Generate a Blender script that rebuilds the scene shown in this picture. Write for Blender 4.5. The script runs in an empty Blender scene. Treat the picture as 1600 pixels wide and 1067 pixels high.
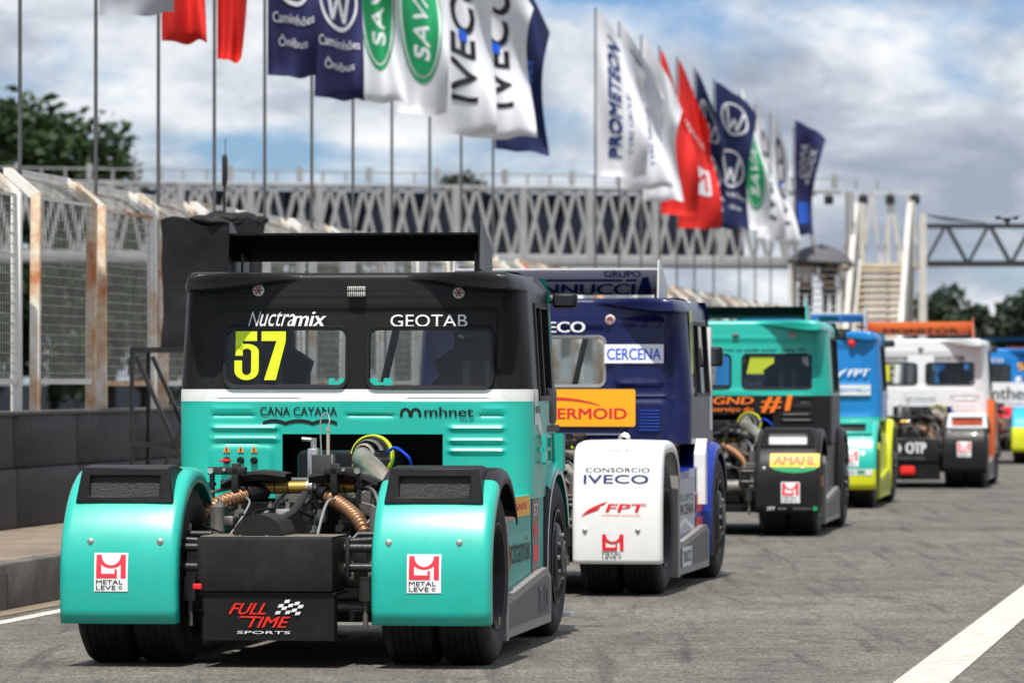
import bpy, bmesh, math, random
from mathutils import Vector, Matrix, noise as mnoise
random.seed(7)
R = math.radians
scene = bpy.context.scene
COL = scene.collection

# ------------------------------------------------------------------ camera, world, sun
EYE = 1.59
cam_d = bpy.data.cameras.new('camera'); cam = bpy.data.objects.new('camera', cam_d); COL.objects.link(cam)
cam.location = (0, 0, EYE)
cam.rotation_euler = (R(90) + math.atan(63.5 / 8000), 0, 0)
cam_d.sensor_width = 36; cam_d.lens = 180; cam_d.clip_start = .5; cam_d.clip_end = 6000
cam_d.dof.use_dof = True; cam_d.dof.focus_distance = 29.6; cam_d.dof.aperture_fstop = 4.6
scene.camera = cam

SUN_EL, SUN_PHI = 64, 10          # the sun stands high behind the camera, a little to the left
w = bpy.data.worlds.new('World'); scene.world = w; w.use_nodes = True
nt = w.node_tree; N = nt.nodes; L = nt.links; N.clear()
out = N.new('ShaderNodeOutputWorld')
sky = N.new('ShaderNodeTexSky'); sky.sky_type = 'NISHITA'; sky.sun_disc = False
sky.sun_elevation = R(SUN_EL); sky.sun_rotation = R(180 + SUN_PHI); sky.air_density = 1.0; sky.dust_density = .4
bg = N.new('ShaderNodeBackground'); bg.inputs[1].default_value = .088
skt = N.new('ShaderNodeMixRGB'); skt.blend_type = 'MULTIPLY'; skt.inputs[0].default_value = 1; skt.inputs[2].default_value = (.50, .72, 1.15, 1)
L.new(sky.outputs[0], skt.inputs[1]); L.new(skt.outputs[0], bg.inputs[0])
tc = N.new('ShaderNodeTexCoord')
mp = N.new('ShaderNodeMapping'); mp.inputs['Scale'].default_value = (1, 1, 2.3); L.new(tc.outputs['Generated'], mp.inputs[0])
def wnoise(scale, detail, rough, loc):
    m = N.new('ShaderNodeMapping'); m.inputs['Location'].default_value = loc; L.new(mp.outputs[0], m.inputs[0])
    n = N.new('ShaderNodeTexNoise'); n.inputs['Scale'].default_value = scale; n.inputs['Detail'].default_value = detail
    n.inputs['Roughness'].default_value = rough; n.inputs['Distortion'].default_value = .25
    L.new(m.outputs[0], n.inputs['Vector']); return n.outputs[0]
def wramp(src, stops):
    r = N.new('ShaderNodeValToRGB'); L.new(src, r.inputs[0])
    while len(r.color_ramp.elements) < len(stops): r.color_ramp.elements.new(.5)
    for e, (p, c) in zip(r.color_ramp.elements, stops): e.position = p; e.color = (*c, 1)
    return r.outputs[0]
mask = wramp(wnoise(15, 9, .58, (3.1, 0, .4)), [(.37, (.0,) * 3), (.50, (1,) * 3)])
ccol = wramp(wnoise(21, 9, .58, (1.7, 2, 0.1)), [(.36, (.34, .39, .48)), (.46, (.50, .55, .63)), (.53, (.72, .76, .81)), (.62, (.92, .93, .94))])
cb = N.new('ShaderNodeBackground'); L.new(ccol, cb.inputs[0]); cb.inputs[1].default_value = 1.0
mx = N.new('ShaderNodeMixShader'); L.new(mask, mx.inputs[0]); L.new(bg.outputs[0], mx.inputs[1]); L.new(cb.outputs[0], mx.inputs[2])
L.new(mx.outputs[0], out.inputs[0])

sd = bpy.data.lights.new('sun', 'SUN'); sd.energy = 5.0; sd.angle = R(.5); sd.color = (1, .965, .90)
so = bpy.data.objects.new('sun', sd); COL.objects.link(so); so.location = (0, -20, 60)
tosun = Vector((-math.sin(R(SUN_PHI)) * math.cos(R(SUN_EL)), -math.cos(R(SUN_PHI)) * math.cos(R(SUN_EL)), math.sin(R(SUN_EL))))
so.rotation_euler = (-tosun).to_track_quat('-Z', 'Y').to_euler()
vs = scene.view_settings; vs.view_transform = 'Standard'; vs.look = 'None'; vs.exposure = .12; vs.gamma = 1; vs.use_curve_mapping = False

# ------------------------------------------------------------------ materials
def srgb(*c):
    return tuple(((x / 255) / 12.92 if x / 255 <= .04045 else ((x / 255 + .055) / 1.055) ** 2.4) for x in c)
MATS = {}
def mat(name, col, rough=.5, metal=0, coat=0, var=.12, vscale=3, bump=0, bscale=60, dirt=0, spec=.32, crough=.06):
    if name in MATS: return MATS[name]
    m = bpy.data.materials.new(name); m.use_nodes = True; MATS[name] = m
    n = m.node_tree.nodes; l = m.node_tree.links; b = n['Principled BSDF']
    b.inputs['Roughness'].default_value = rough; b.inputs['Metallic'].default_value = metal
    b.inputs['Coat Weight'].default_value = coat; b.inputs['Coat Roughness'].default_value = crough
    b.inputs['Specular IOR Level'].default_value = spec
    t = n.new('ShaderNodeTexCoord')
    no = n.new('ShaderNodeTexNoise'); no.inputs['Scale'].default_value = vscale; no.inputs['Detail'].default_value = 6; no.inputs['Roughness'].default_value = .62
    l.new(t.outputs['Object'], no.inputs['Vector'])
    r = n.new('ShaderNodeValToRGB'); l.new(no.outputs[0], r.inputs[0])
    r.color_ramp.elements[0].position = .3; r.color_ramp.elements[1].position = .72
    r.color_ramp.elements[0].color = (*[max(0, c * (1 - var)) for c in col], 1)
    r.color_ramp.elements[1].color = (*[min(1, c * (1 + var)) for c in col], 1)
    src = r.outputs[0]
    if dirt:
        n2 = n.new('ShaderNodeTexNoise'); n2.inputs['Scale'].default_value = 7; n2.inputs['Detail'].default_value = 8; n2.inputs['Roughness'].default_value = .7
        l.new(t.outputs['Object'], n2.inputs['Vector'])
        r2 = n.new('ShaderNodeValToRGB'); l.new(n2.outputs[0], r2.inputs[0])
        r2.color_ramp.elements[0].position = .5; r2.color_ramp.elements[0].color = (0, 0, 0, 1)
        r2.color_ramp.elements[1].position = .78; r2.color_ramp.elements[1].color = (dirt,) * 3 + (1,)
        mxx = n.new('ShaderNodeMixRGB'); l.new(r2.outputs[0], mxx.inputs[0]); l.new(src, mxx.inputs[1]); mxx.inputs[2].default_value = (.17, .14, .11, 1)
        src = mxx.outputs[0]
    l.new(src, b.inputs['Base Color'])
    rm = n.new('ShaderNodeMapRange'); rm.inputs['To Min'].default_value = max(.03, rough * .8); rm.inputs['To Max'].default_value = min(1, rough * 1.3 + .02)
    l.new(no.outputs[0], rm.inputs[0]); l.new(rm.outputs[0], b.inputs['Roughness'])
    if bump:
        n3 = n.new('ShaderNodeTexNoise'); n3.inputs['Scale'].default_value = bscale; n3.inputs['Detail'].default_value = 5
        l.new(t.outputs['Object'], n3.inputs['Vector'])
        bp = n.new('ShaderNodeBump'); bp.inputs['Strength'].default_value = bump; bp.inputs['Distance'].default_value = .01
        l.new(n3.outputs[0], bp.inputs['Height']); l.new(bp.outputs[0], b.inputs['Normal'])
    return m
TEAL = mat('teal paint', (.006, .435, .345), .36, coat=.55, crough=.24, spec=.5, var=.06, dirt=.14)
TEAL2 = mat('matt teal paint', (.014, .36, .29), .45, coat=.15, var=.08, dirt=.22)
WHITE = mat('white paint', (.80, .79, .76), .35, coat=.3, var=.03, dirt=.10)
WHITE2 = mat('cool white paint', (.70, .74, .76), .4, coat=.3, var=.05, dirt=.15)
BLACKG = mat('gloss black paint', (.017, .0155, .0162), .34, coat=.04, spec=.16, var=.2, dirt=.03)
BLACKS = mat('satin black panel', (.011, .0105, .011), .42, spec=.2, var=.2, dirt=.06)
BLACKM = mat('dull black metal', (.013, .0128, .0125), .42, spec=.3, var=.3, dirt=.10, bump=.1)
BLACKD = mat('dark steel', (.018, .0175, .017), .35, spec=.45, var=.3, dirt=.15, bump=.12)
RUBBER = mat('tyre rubber', (.0125, .012, .0118), .6, var=.3, vscale=9, dirt=.13, bump=.15, bscale=90)
GASKET = mat('gasket rubber', (.012, .012, .013), .45, var=.1)
NAVY = mat('navy paint', (.005, .010, .068), .3, coat=.2, var=.08, dirt=.08)
BLUEP = mat('bright blue paint', (.012, .20, .56), .38, coat=.25, var=.06)
DBLUE = mat('deep blue paint', (.008, .03, .28), .3, coat=.3, var=.06)
YELL = mat('fluorescent yellow paint', (.62, .66, .015), .4, coat=.2, var=.05)
ORANGE = mat('orange paint', (.80, .17, .035), .4, coat=.2, var=.08)
AMBER = mat('amber sticker', (.92, .42, .015), .4, var=.03)
REDP = mat('red print', (.72, .02, .035), .42, var=.04)
REDL = mat('coral red print', (.80, .045, .07), .42, var=.04)
PRW = mat('white print', (.82, .82, .82), .4, var=.02)
PRK = mat('black print', (.012, .012, .014), .45, var=.05)
PRN = mat('navy print', (.012, .03, .16), .45, var=.05)
PRB = mat('blue print', (.01, .10, .62), .45, var=.05)
PRG = mat('grey print', (.16, .16, .17), .45, var=.05)
PRNEON = mat('neon yellow print', (.78, .92, .03), .4, var=.03)
PRGR = mat('green print', (.015, .28, .10), .45, var=.05)
ALU = mat('aluminium', (.55, .54, .52), .33, metal=.9, var=.12, dirt=.3, bump=.05)
STEEL = mat('polished steel pipe', (.62, .55, .46), .34, metal=.85, var=.2, dirt=.2)
BRONZE = mat('bronze hose', (.36, .20, .11), .42, metal=.7, var=.25, dirt=.3)
BRASS = mat('brass sleeve', (.42, .26, .06), .4, metal=.6, var=.3, dirt=.3)
GREYS = mat('grey side skirt', (.27, .255, .24), .45, var=.12, dirt=.35)
SILVER = mat('silver panel', (.72, .71, .70), .4, metal=.0, var=.05, dirt=.1)
CLOTH = mat('black tarpaulin', (.009, .009, .011), .6, var=.35, vscale=6, bump=.3, bscale=12)
SEAT = mat('seat fabric', (.02, .022, .028), .7, var=.2)
BELT = mat('belt webbing', (.22, .22, .23), .8)
DIRTM = mat('oily grey casting', (.20, .19, .17), .5, metal=.5, var=.35, vscale=9, dirt=.5, bump=.3)
LAMPW = mat('lamp lens', (.66, .64, .62), .2, coat=.5, var=.05)
LAMPR = mat('red lamp dot', (.35, .03, .04), .3)
WINGK = mat('wing carbon black', (.005, .005, .006), .35, coat=.1, spec=.2)
def glassmat(name, tint, base=.008):
    m = bpy.data.materials.new(name); m.use_nodes = True; n = m.node_tree.nodes; l = m.node_tree.links; n.clear()
    o = n.new('ShaderNodeOutputMaterial'); tr = n.new('ShaderNodeBsdfTransparent'); tr.inputs[0].default_value = (*tint, 1)
    g = n.new('ShaderNodeBsdfGlossy'); g.inputs['Roughness'].default_value = .04; g.inputs[0].default_value = (.9, .9, .9, 1)
    f = n.new('ShaderNodeFresnel'); f.inputs[0].default_value = 1.5
    no = n.new('ShaderNodeTexNoise'); no.inputs['Scale'].default_value = 2
    d = n.new('ShaderNodeBsdfDiffuse'); d.inputs[0].default_value = (.35, .34, .32, 1)
    mr = n.new('ShaderNodeMapRange'); mr.inputs['To Min'].default_value = base * .4; mr.inputs['To Max'].default_value = base * 1.6; l.new(no.outputs[0], mr.inputs[0])
    m1 = n.new('ShaderNodeMixShader'); l.new(mr.outputs[0], m1.inputs[0]); l.new(tr.outputs[0], m1.inputs[1]); l.new(d.outputs[0], m1.inputs[2])
    m2 = n.new('ShaderNodeMixShader'); l.new(f.outputs[0], m2.inputs[0]); l.new(m1.outputs[0], m2.inputs[1]); l.new(g.outputs[0], m2.inputs[2])
    l.new(m2.outputs[0], o.inputs[0]); return m
GLASS = glassmat('rear window glass', (.84, .88, .88)); DGLASS = glassmat('dark side glass', (.10, .11, .12), .02)

# ------------------------------------------------------------------ mesh helpers
class MB:
    def __init__(s): s.v = []; s.f = []; s.m = []
    def add(s, vs, fs, m=0):
        o = len(s.v); s.v += [tuple(p) for p in vs]; s.f += [[i + o for i in f] for f in fs]; s.m += [m] * len(fs); return s
    def box(s, x0, x1, y0, y1, z0, z1, m=0, bev=0):
        if bev:
            b = bmesh.new(); bmesh.ops.create_cube(b, size=1)
            for v in b.verts: v.co = Vector(((x0 + x1) / 2 + v.co.x * (x1 - x0), (y0 + y1) / 2 + v.co.y * (y1 - y0), (z0 + z1) / 2 + v.co.z * (z1 - z0)))
            bmesh.ops.bevel(b, geom=b.edges[:], offset=bev, segments=2, affect='EDGES', profile=.5)
            b.verts.index_update(); s.add([v.co[:] for v in b.verts], [[v.index for v in f.verts] for f in b.faces], m); b.free(); return s
        return s.add([(x0, y0, z0), (x1, y0, z0), (x1, y1, z0), (x0, y1, z0), (x0, y0, z1), (x1, y0, z1), (x1, y1, z1), (x0, y1, z1)],
                     [(0, 3, 2, 1), (4, 5, 6, 7), (0, 1, 5, 4), (1, 2, 6, 5), (2, 3, 7, 6), (3, 0, 4, 7)], m)
    def bar(s, a, b, wx, wz=None, m=0):
        a = Vector(a); b = Vector(b); wz = wz or wx; d = (b - a).normalized()
        u = d.cross(Vector((0, 0, 1)))
        if u.length < .05: u = Vector((1, 0, 0))
        u.normalize(); v = u.cross(d).normalized(); P = []
        for c in (a, b):
            for i, j in ((-1, -1), (1, -1), (1, 1), (-1, 1)): P.append(c + u * wx / 2 * i + v * wz / 2 * j)
        return s.add(P, [(3, 2, 1, 0), (4, 5, 6, 7), (0, 1, 5, 4), (1, 2, 6, 5), (2, 3, 7, 6), (3, 0, 4, 7)], m)
    def tube(s, pts, r, n=10, m=0, cap=True):
        pts = [Vector(p) for p in pts]; k = len(pts); rs = r if isinstance(r, (list, tuple)) else [r] * k
        V = []; F = []; up = None
        for i, p in enumerate(pts):
            d = (pts[min(i + 1, k - 1)] - pts[max(i - 1, 0)])
            d = d.normalized() if d.length > 1e-9 else Vector((0, 0, 1))
            if up is None:
                up = Vector((0, 0, 1)) if abs(d.z) < .9 else Vector((1, 0, 0))
            u = (up - d * up.dot(d)).normalized(); up = u; v = d.cross(u)
            for j in range(n):
                a = 2 * math.pi * j / n; V.append(p + (u * math.cos(a) + v * math.sin(a)) * rs[i])
        for i in range(k - 1):
            for j in range(n):
                F.append((i * n + j, i * n + (j + 1) % n, (i + 1) * n + (j + 1) % n, (i + 1) * n + j))
        if cap: F.append(tuple(range(n))[::-1]); F.append(tuple((k - 1) * n + j for j in range(n)))
        return s.add(V, F, m)
    def cyl(s, a, b, r, n=16, m=0): return s.tube([a, b], r, n, m)
    def lathe_x(s, prof, cy, cz, n=48, m=0, x0=0):      # prof: (x, radius) pairs round an axle along x
        V = []; F = []; k = len(prof)
        for x, r in prof:
            for j in range(n):
                a = 2 * math.pi * j / n; V.append((x0 + x, cy + r * math.cos(a), cz + r * math.sin(a)))
        for i in range(k - 1):
            for j in range(n): F.append((i * n + j, i * n + (j + 1) % n, (i + 1) * n + (j + 1) % n, (i + 1) * n + j))
        return s.add(V, F, m)
    def lathe_dir(s, prof, c, d, n=28, m=0):            # prof: (along, radius) pairs round direction d from c
        d = Vector(d).normalized(); u = d.orthogonal().normalized(); v = d.cross(u); c = Vector(c); V = []; F = []
        for t, r in prof:
            for j in range(n):
                a = 2 * math.pi * j / n; V.append(c + d * t + (u * math.cos(a) + v * math.sin(a)) * r)
        for i in range(len(prof) - 1):
            for j in range(n): F.append((i * n + j, i * n + (j + 1) % n, (i + 1) * n + (j + 1) % n, (i + 1) * n + j))
        return s.add(V, F, m)
    def prism(s, poly, a0, a1, axis='y', m=0):          # poly in the two other axes
        n = len(poly)
        def P(p, a): return {'y': (p[0], a, p[1]), 'x': (a, p[0], p[1]), 'z': (p[0], p[1], a)}[axis]
        return s.add([P(p, a0) for p in poly] + [P(p, a1) for p in poly],
                     [tuple(range(n)), tuple(range(2 * n - 1, n - 1, -1))] + [(i, i + n, (i + 1) % n + n, (i + 1) % n) for i in range(n)], m)
    def mesh(s, name, mats, ang=38):
        me = bpy.data.meshes.new(name); me.from_pydata(s.v, [], s.f)
        for m in (mats if isinstance(mats, (list, tuple)) else [mats]): me.materials.append(m)
        me.polygons.foreach_set('material_index', s.m)
        b = bmesh.new(); b.from_mesh(me); bmesh.ops.recalc_face_normals(b, faces=b.faces[:]); b.to_mesh(me); b.free()
        me.polygons.foreach_set('use_smooth', [True] * len(me.polygons)); me.set_sharp_from_angle(angle=R(ang)); me.update()
        return me
    def build(s, name, mats, parent=None, ang=38): return link(name, s.mesh(name, mats, ang), parent)
def link(name, data, parent=None, loc=None, rot=None):
    o = bpy.data.objects.new(name, data); COL.objects.link(o)
    if parent: o.parent = parent
    if loc: o.location = loc
    if rot: o.rotation_euler = rot
    return o
def thing(name, label, cat, loc=(0, 0, 0), rz=0, group=None):
    o = link(name, None, None, loc, (0, 0, rz)); return tag(o, label, cat, group)
def tag(o, label, cat, group=None):
    o['label'] = label; o['category'] = cat
    if group: o['group'] = group
    return o
def empty(name, parent): return link(name, None, parent)
def struct(name, mb, m): o = mb.build(name, m); o['kind'] = 'structure'; return o
def spline(pts, n):
    pts = [Vector(p) for p in pts]; P = [pts[0] * 2 - pts[1]] + pts + [pts[-1] * 2 - pts[-2]]; o = []
    for i in range(1, len(P) - 2):
        for j in range(n):
            t = j / n; a, b, c, d = P[i - 1], P[i], P[i + 1], P[i + 2]
            o.append(.5 * ((2 * b) + (c - a) * t + (2 * a - 5 * b + 4 * c - d) * t * t + (3 * b - a - 3 * c + d) * t ** 3))
    o.append(pts[-1]); return o
def sm(a, b, x):
    t = min(1, max(0, (x - a) / (b - a))); return t * t * (3 - 2 * t)
def lines(lo, hi, step, extra=()):
    s = {round(lo, 5), round(hi, 5)} | {round(e, 5) for e in extra if lo <= e <= hi}
    s = sorted(s); o = []
    for a, b in zip(s, s[1:]):
        n = max(1, int(round((b - a) / step)))
        o += [a + (b - a) * i / n for i in range(n)]
    return o + [s[-1]]

# ------------------------------------------------------------------ flat print (text, logos) laid onto a surface
TXT = {}
def text2d(body, bold=0, res=3):
    k = (body, bold, res)
    if k not in TXT:
        c = bpy.data.curves.new('t', 'FONT'); c.body = body; c.resolution_u = res; c.offset = bold; c.fill_mode = 'FRONT'
        o = bpy.data.objects.new('t', c); COL.objects.link(o)
        me = bpy.data.meshes.new_from_object(o)
        V = [(v.co.x, v.co.y) for v in me.vertices]; F = [tuple(p.vertices) for p in me.polygons]
        bpy.data.objects.remove(o); bpy.data.curves.remove(c); bpy.data.meshes.remove(me); TXT[k] = (V, F)
    return TXT[k]
class Print:
    def __init__(s): s.v = []; s.f = []; s.m = []; s.mats = []
    def mi(s, m):
        if m not in s.mats: s.mats.append(m)
        return s.mats.index(m)
    def text(s, body, x0, x1, z0, z1, m, bold=0.0, shear=0, layer=1, rot=0):
        x2 = bold - .003
        if x2 > 0:                              # heavy weights: stacked copies a hair apart
            d = x2 * (z1 - z0) * 1.1
            s.text(body, x0, x1 - d * 2, z0, z1, m, 0, shear, layer, rot); s.text(body, x0 + d * 2, x1, z0, z1, m, 0, shear, layer + .25, rot); return s.text(body, x0 + d, x1 - d, z0, z1, m, 0, shear, layer + .5, rot)
        V, F = text2d(body, min(bold, 0)); xs = [p[0] for p in V]; ys = [p[1] for p in V]
        a, b, c, d = min(xs), max(xs), min(ys), max(ys); o = len(s.v)
        for x, y in V:
            u = (x - a) / (b - a); v = (y - c) / (d - c)
            if rot == 0: p = (x0 + (x1 - x0) * u + shear * (z1 - z0) * v, z0 + (z1 - z0) * v)
            elif rot == 1: p = (x1 - (x1 - x0) * v, z0 + (z1 - z0) * u)     # reads upwards
            s.v.append((p[0], p[1], layer))
        s.f += [tuple(i + o for i in f) for f in F]; s.m += [s.mi(m)] * len(F); return s
    def poly(s, pts, m, layer=0):
        o = len(s.v); s.v += [(p[0], p[1], layer) for p in pts]; s.f.append(tuple(range(o, o + len(pts)))); s.m.append(s.mi(m)); return s
    def rect(s, x0, x1, z0, z1, m, layer=0, r=0, shear=0):
        if not r: return s.poly([(x0, z0), (x1, z0), (x1 + shear, z1), (x0 + shear, z1)], m, layer)
        p = []
        for cx, cz, a0 in ((x1 - r, z0 + r, -90), (x1 - r, z1 - r, 0), (x0 + r, z1 - r, 90), (x0 + r, z0 + r, 180)):
            for k in range(6): a = R(a0 + k * 18); p.append((cx + r * math.cos(a), cz + r * math.sin(a)))
        return s.poly(p, m, layer)
    def ring(s, cx, cz, rx, rz, t, m, layer=1, a0=0, a1=360, n=36):
        for k in range(n):
            a = R(a0 + (a1 - a0) * k / n); b = R(a0 + (a1 - a0) * (k + 1) / n); q = 1 - t
            s.poly([(cx + rx * math.cos(a) * q, cz + rz * math.sin(a) * q), (cx + rx * math.cos(a), cz + rz * math.sin(a)),
                    (cx + rx * math.cos(b), cz + rz * math.sin(b)), (cx + rx * math.cos(b) * q, cz + rz * math.sin(b) * q)], m, layer)
        return s
    def disc(s, cx, cz, rx, rz, m, layer=1, n=32):
        return s.poly([(cx + rx * math.cos(2 * math.pi * k / n), cz + rz * math.sin(2 * math.pi * k / n)) for k in range(n)], m, layer)
    def build(s, name, fn, parent, lift=.0035, step=.0018, cut=None):
        me = bpy.data.meshes.new(name); me.from_pydata(s.v, [], s.f)
        for m in s.mats: me.materials.append(m)
        me.polygons.foreach_set('material_index', s.m)
        b = bmesh.new(); b.from_mesh(me); bmesh.ops.triangulate(b, faces=b.faces[:])
        if cut:
            xs = [p[0] for p in s.v]; zs = [p[1] for p in s.v]
            for ax, lo, hi, st in ((0, min(xs), max(xs), cut[0]), (1, min(zs), max(zs), cut[1])):
                if not st: continue
                q = lo + st
                while q < hi:
                    co = [0, 0, 0]; no = [0, 0, 0]; co[ax] = q; no[ax] = 1
                    bmesh.ops.bisect_plane(b, geom=b.verts[:] + b.edges[:] + b.faces[:], plane_co=co, plane_no=no); q += st
        for v in b.verts: v.co = Vector(fn(v.co.x, v.co.y, lift + step * v.co.z))
        b.to_mesh(me); b.free(); return link(name, me, parent)
def flat_y(y): return lambda u, v, o: (u, y - o, v)

def metal_leve(p, x0, x1, z0, z1, plate=True, red=REDL):
    W = x1 - x0; H = z1 - z0
    if plate: p.rect(x0 - W * .07, x1 + W * .07, z0 - H * .05, z1 + H * .05, PRW, 0)
    b = z0 + H * .33; h = z1 - b; X = lambda t: x0 + W * t; Z = lambda t: b + h * t
    p.rect(X(0), X(.17), Z(0), Z(1), red, 1); p.rect(X(.83), X(1), Z(0), Z(1), red, 1)
    p.rect(X(.17), X(.70), Z(0), Z(.19), red, 1); p.rect(X(.62), X(.70), Z(.19), Z(.38), red, 1)
    n = 14
    for k in range(n):
        t0 = .17 + .66 * k / n; t1 = .17 + .66 * (k + 1) / n
        f = lambda t: (1.0 - .45 * math.sqrt(max(0, 1 - ((t - .5) / .33) ** 2)))
        g = lambda t: (.79 - .36 * math.sqrt(max(0, 1 - ((t - .5) / .40) ** 2)))
        p.poly([(X(t0), Z(g(t0))), (X(t1), Z(g(t1))), (X(t1), Z(f(t1))), (X(t0), Z(f(t0)))], red, 1)
    p.text('METAL', X(.0), X(.9), z0 + H * .16, z0 + H * .28, PRK, .004)
    p.text('LEVE', X(.0), X(.66), z0, z0 + H * .12, PRK, .004); p.ring(X(.82), z0 + H * .06, W * .06, W * .06, .4, PRK, 1, n=10)

# ------------------------------------------------------------------ setting
TS = .1375                                   # lateral drift of the track per metre of distance
TR = math.atan(TS)
def lane(lat, along):                        # along the pit lane direction from the point at D=40
    return (lat * math.cos(TR) + along * math.sin(TR), 40 + along * math.cos(TR) - lat * math.sin(TR))
def strip(mb, x0, a, b, wd, z, m=0, n=1, th=None):
    """strip whose left edge passes X=x0 at Y=40 along the lane"""
    P = []
    for k in range(n + 1):
        Y = a + (b - a) * k / n; X = x0 + TS * (Y - 40); P.append((X, Y)); P.append((X + wd, Y))
    if th is None:
        mb.add([(x, y, z) for x, y in P], [(2 * i, 2 * i + 1, 2 * i + 3, 2 * i + 2) for i in range(n)], m)
    else:
        V = [(x, y, z) for x, y in P] + [(x, y, z - th) for x, y in P]; q = len(P); F = []
        for i in range(n):
            a0, a1, a2, a3 = 2 * i, 2 * i + 1, 2 * i + 3, 2 * i + 2
            F += [(a0, a1, a2, a3), (a0 + q, a3 + q, a2 + q, a1 + q), (a1, a1 + q, a2 + q, a2), (a0, a3, a3 + q, a0 + q)]
        F += [(0, q, q + 1, 1), (q - 2, q - 1, 2 * q - 1, 2 * q - 2)]; mb.add(V, F, m)
    return mb

def asphalt():
    m = bpy.data.materials.new('worn asphalt'); m.use_nodes = True; n = m.node_tree.nodes; l = m.node_tree.links; b = n['Principled BSDF']
    t = n.new('ShaderNodeTexCoord')
    def ns(scale, det, rough, sc=(1, 1, 1), rot=0, dist=0):
        mp = n.new('ShaderNodeMapping'); mp.inputs['Scale'].default_value = sc; mp.inputs['Rotation'].default_value = (0, 0, rot); l.new(t.outputs['Object'], mp.inputs[0])
        x = n.new('ShaderNodeTexNoise'); x.inputs['Scale'].default_value = scale; x.inputs['Detail'].default_value = det; x.inputs['Roughness'].default_value = rough; x.inputs['Distortion'].default_value = dist
        l.new(mp.outputs[0], x.inputs['Vector']); return x.outputs[0]
    def rp(src, p0, c0, p1, c1):
        r = n.new('ShaderNodeValToRGB'); l.new(src, r.inputs[0]); e = r.color_ramp.elements; e[0].position = p0; e[0].color = (*c0, 1); e[1].position = p1; e[1].color = (*c1, 1); return r.outputs[0]
    def mul(a, b_, f=1):
        x = n.new('ShaderNodeMixRGB'); x.blend_type = 'MULTIPLY'; x.inputs[0].default_value = f; l.new(a, x.inputs[1]); l.new(b_, x.inputs[2]); return x.outputs[0]
    base = rp(ns(.22, 5, .55), .3, (.114, .107, .095), .7, (.156, .146, .128))
    speck = mul(rp(ns(34, 3, .75), .36, (.5, .5, .51), .66, (1.5, 1.48, 1.42)), rp(ns(5.5, 9, .88), .36, (.55, .55, .56), .64, (1.45, 1.44, 1.40)))
    vg = n.new('ShaderNodeTexVoronoi'); vg.inputs['Scale'].default_value = 75; l.new(t.outputs['Object'], vg.inputs['Vector'])
    bw = n.new('ShaderNodeRGBToBW'); l.new(vg.outputs['Color'], bw.inputs[0])
    grain = rp(bw.outputs[0], .2, (.44, .44, .45), .85, (1.62, 1.60, 1.54))
    pat = rp(ns(1.1, 7, .65, (1, .5, 1)), .35, (.70, .70, .72), .62, (1.12, 1.11, 1.09))
    strk = rp(ns(1.6, 6, .6, (3.2, .16, 1), TR, .4), .33, (.46, .46, .48), .46, (1, 1, 1))
    strk2 = rp(ns(1.0, 6, .7, (1.2, .55, 1), -R(38), 1.2), .335, (.42, .42, .43), .40, (1, 1, 1))
    spots = rp(ns(3.1, 3, .5, (1, .7, 1)), .27, (.35, .34, .33), .31, (1, 1, 1))
    v = n.new('ShaderNodeTexVoronoi'); v.feature = 'DISTANCE_TO_EDGE'; v.inputs['Scale'].default_value = .38; v.inputs['Randomness'].default_value = 1
    mp = n.new('ShaderNodeMapping'); mp.inputs['Scale'].default_value = (1, .75, 1); l.new(t.outputs['Object'], mp.inputs[0])
    ad = n.new('ShaderNodeVectorMath'); ad.operation = 'ADD'; nz = n.new('ShaderNodeTexNoise'); nz.inputs['Scale'].default_value = 2.2; nz.inputs['Detail'].default_value = 6
    l.new(t.outputs['Object'], nz.inputs['Vector']); scv = n.new('ShaderNodeVectorMath'); scv.operation = 'SCALE'; scv.inputs['Scale'].default_value = .9; l.new(nz.outputs['Color'], scv.inputs[0])
    l.new(mp.outputs[0], ad.inputs[0]); l.new(scv.outputs[0], ad.inputs[1]); l.new(ad.outputs[0], v.inputs['Vector'])
    crk = rp(v.outputs['Distance'], .0012, (.45, .44, .42), .0035, (1, 1, 1))
    c = mul(mul(mul(mul(mul(mul(mul(base, grain), speck), pat), strk, .8), strk2, .55), spots, .7), crk, .5)
    l.new(c, b.inputs['Base Color']); b.inputs['Roughness'].default_value = .82
    bp = n.new('ShaderNodeBump'); bp.inputs['Strength'].default_value = .5; bp.inputs['Distance'].default_value = .008; l.new(ns(60, 4, .7), bp.inputs['Height']); l.new(bp.outputs[0], b.inputs['Normal'])
    return m
ASPH = asphalt()
EARTH = mat('dry grass verge', (.10, .11, .045), .95, var=.5, vscale=.4, bump=.3, bscale=5)
CONC = mat('stained concrete', (.215, .170, .128), .85, var=.35, vscale=1.6, bump=.35, bscale=25, dirt=.3)
KERBM = mat('dark kerb concrete', (.115, .105, .09), .88, var=.45, vscale=2.4, bump=.5, bscale=18, dirt=.4)
WALLM = mat('dark painted concrete', (.030, .0295, .032), .6, var=.3, vscale=.9, bump=.25, bscale=14, dirt=.22)
def paintmat():
    m = mat('road paint', (.56, .53, .47), .75, var=.22, vscale=5, bump=.3, bscale=40, dirt=.85); return m
RPAINT = paintmat()

g = MB(); g.add([(-1500, -300, -.30), (1500, -300, -.30), (1500, 3000, -.30), (-1500, 3000, -.30)], [(0, 1, 2, 3)]); struct('ground', g, EARTH)
g = MB(); strip(g, -2.93 - .16, -40, 300, 60, 0, n=1); pl = struct('pit_lane', g, ASPH)
g = MB(); strip(g, -35, -60, 320, 27.2, -.02, n=1); struct('race_track', g, mat('track asphalt', (.07, .068, .065), .85, var=.2, vscale=.3, bump=.2))
g = MB(); strip(g, -2.60, -10, 150, .125, .004, n=40); struct('edge_line', g, RPAINT)
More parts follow.
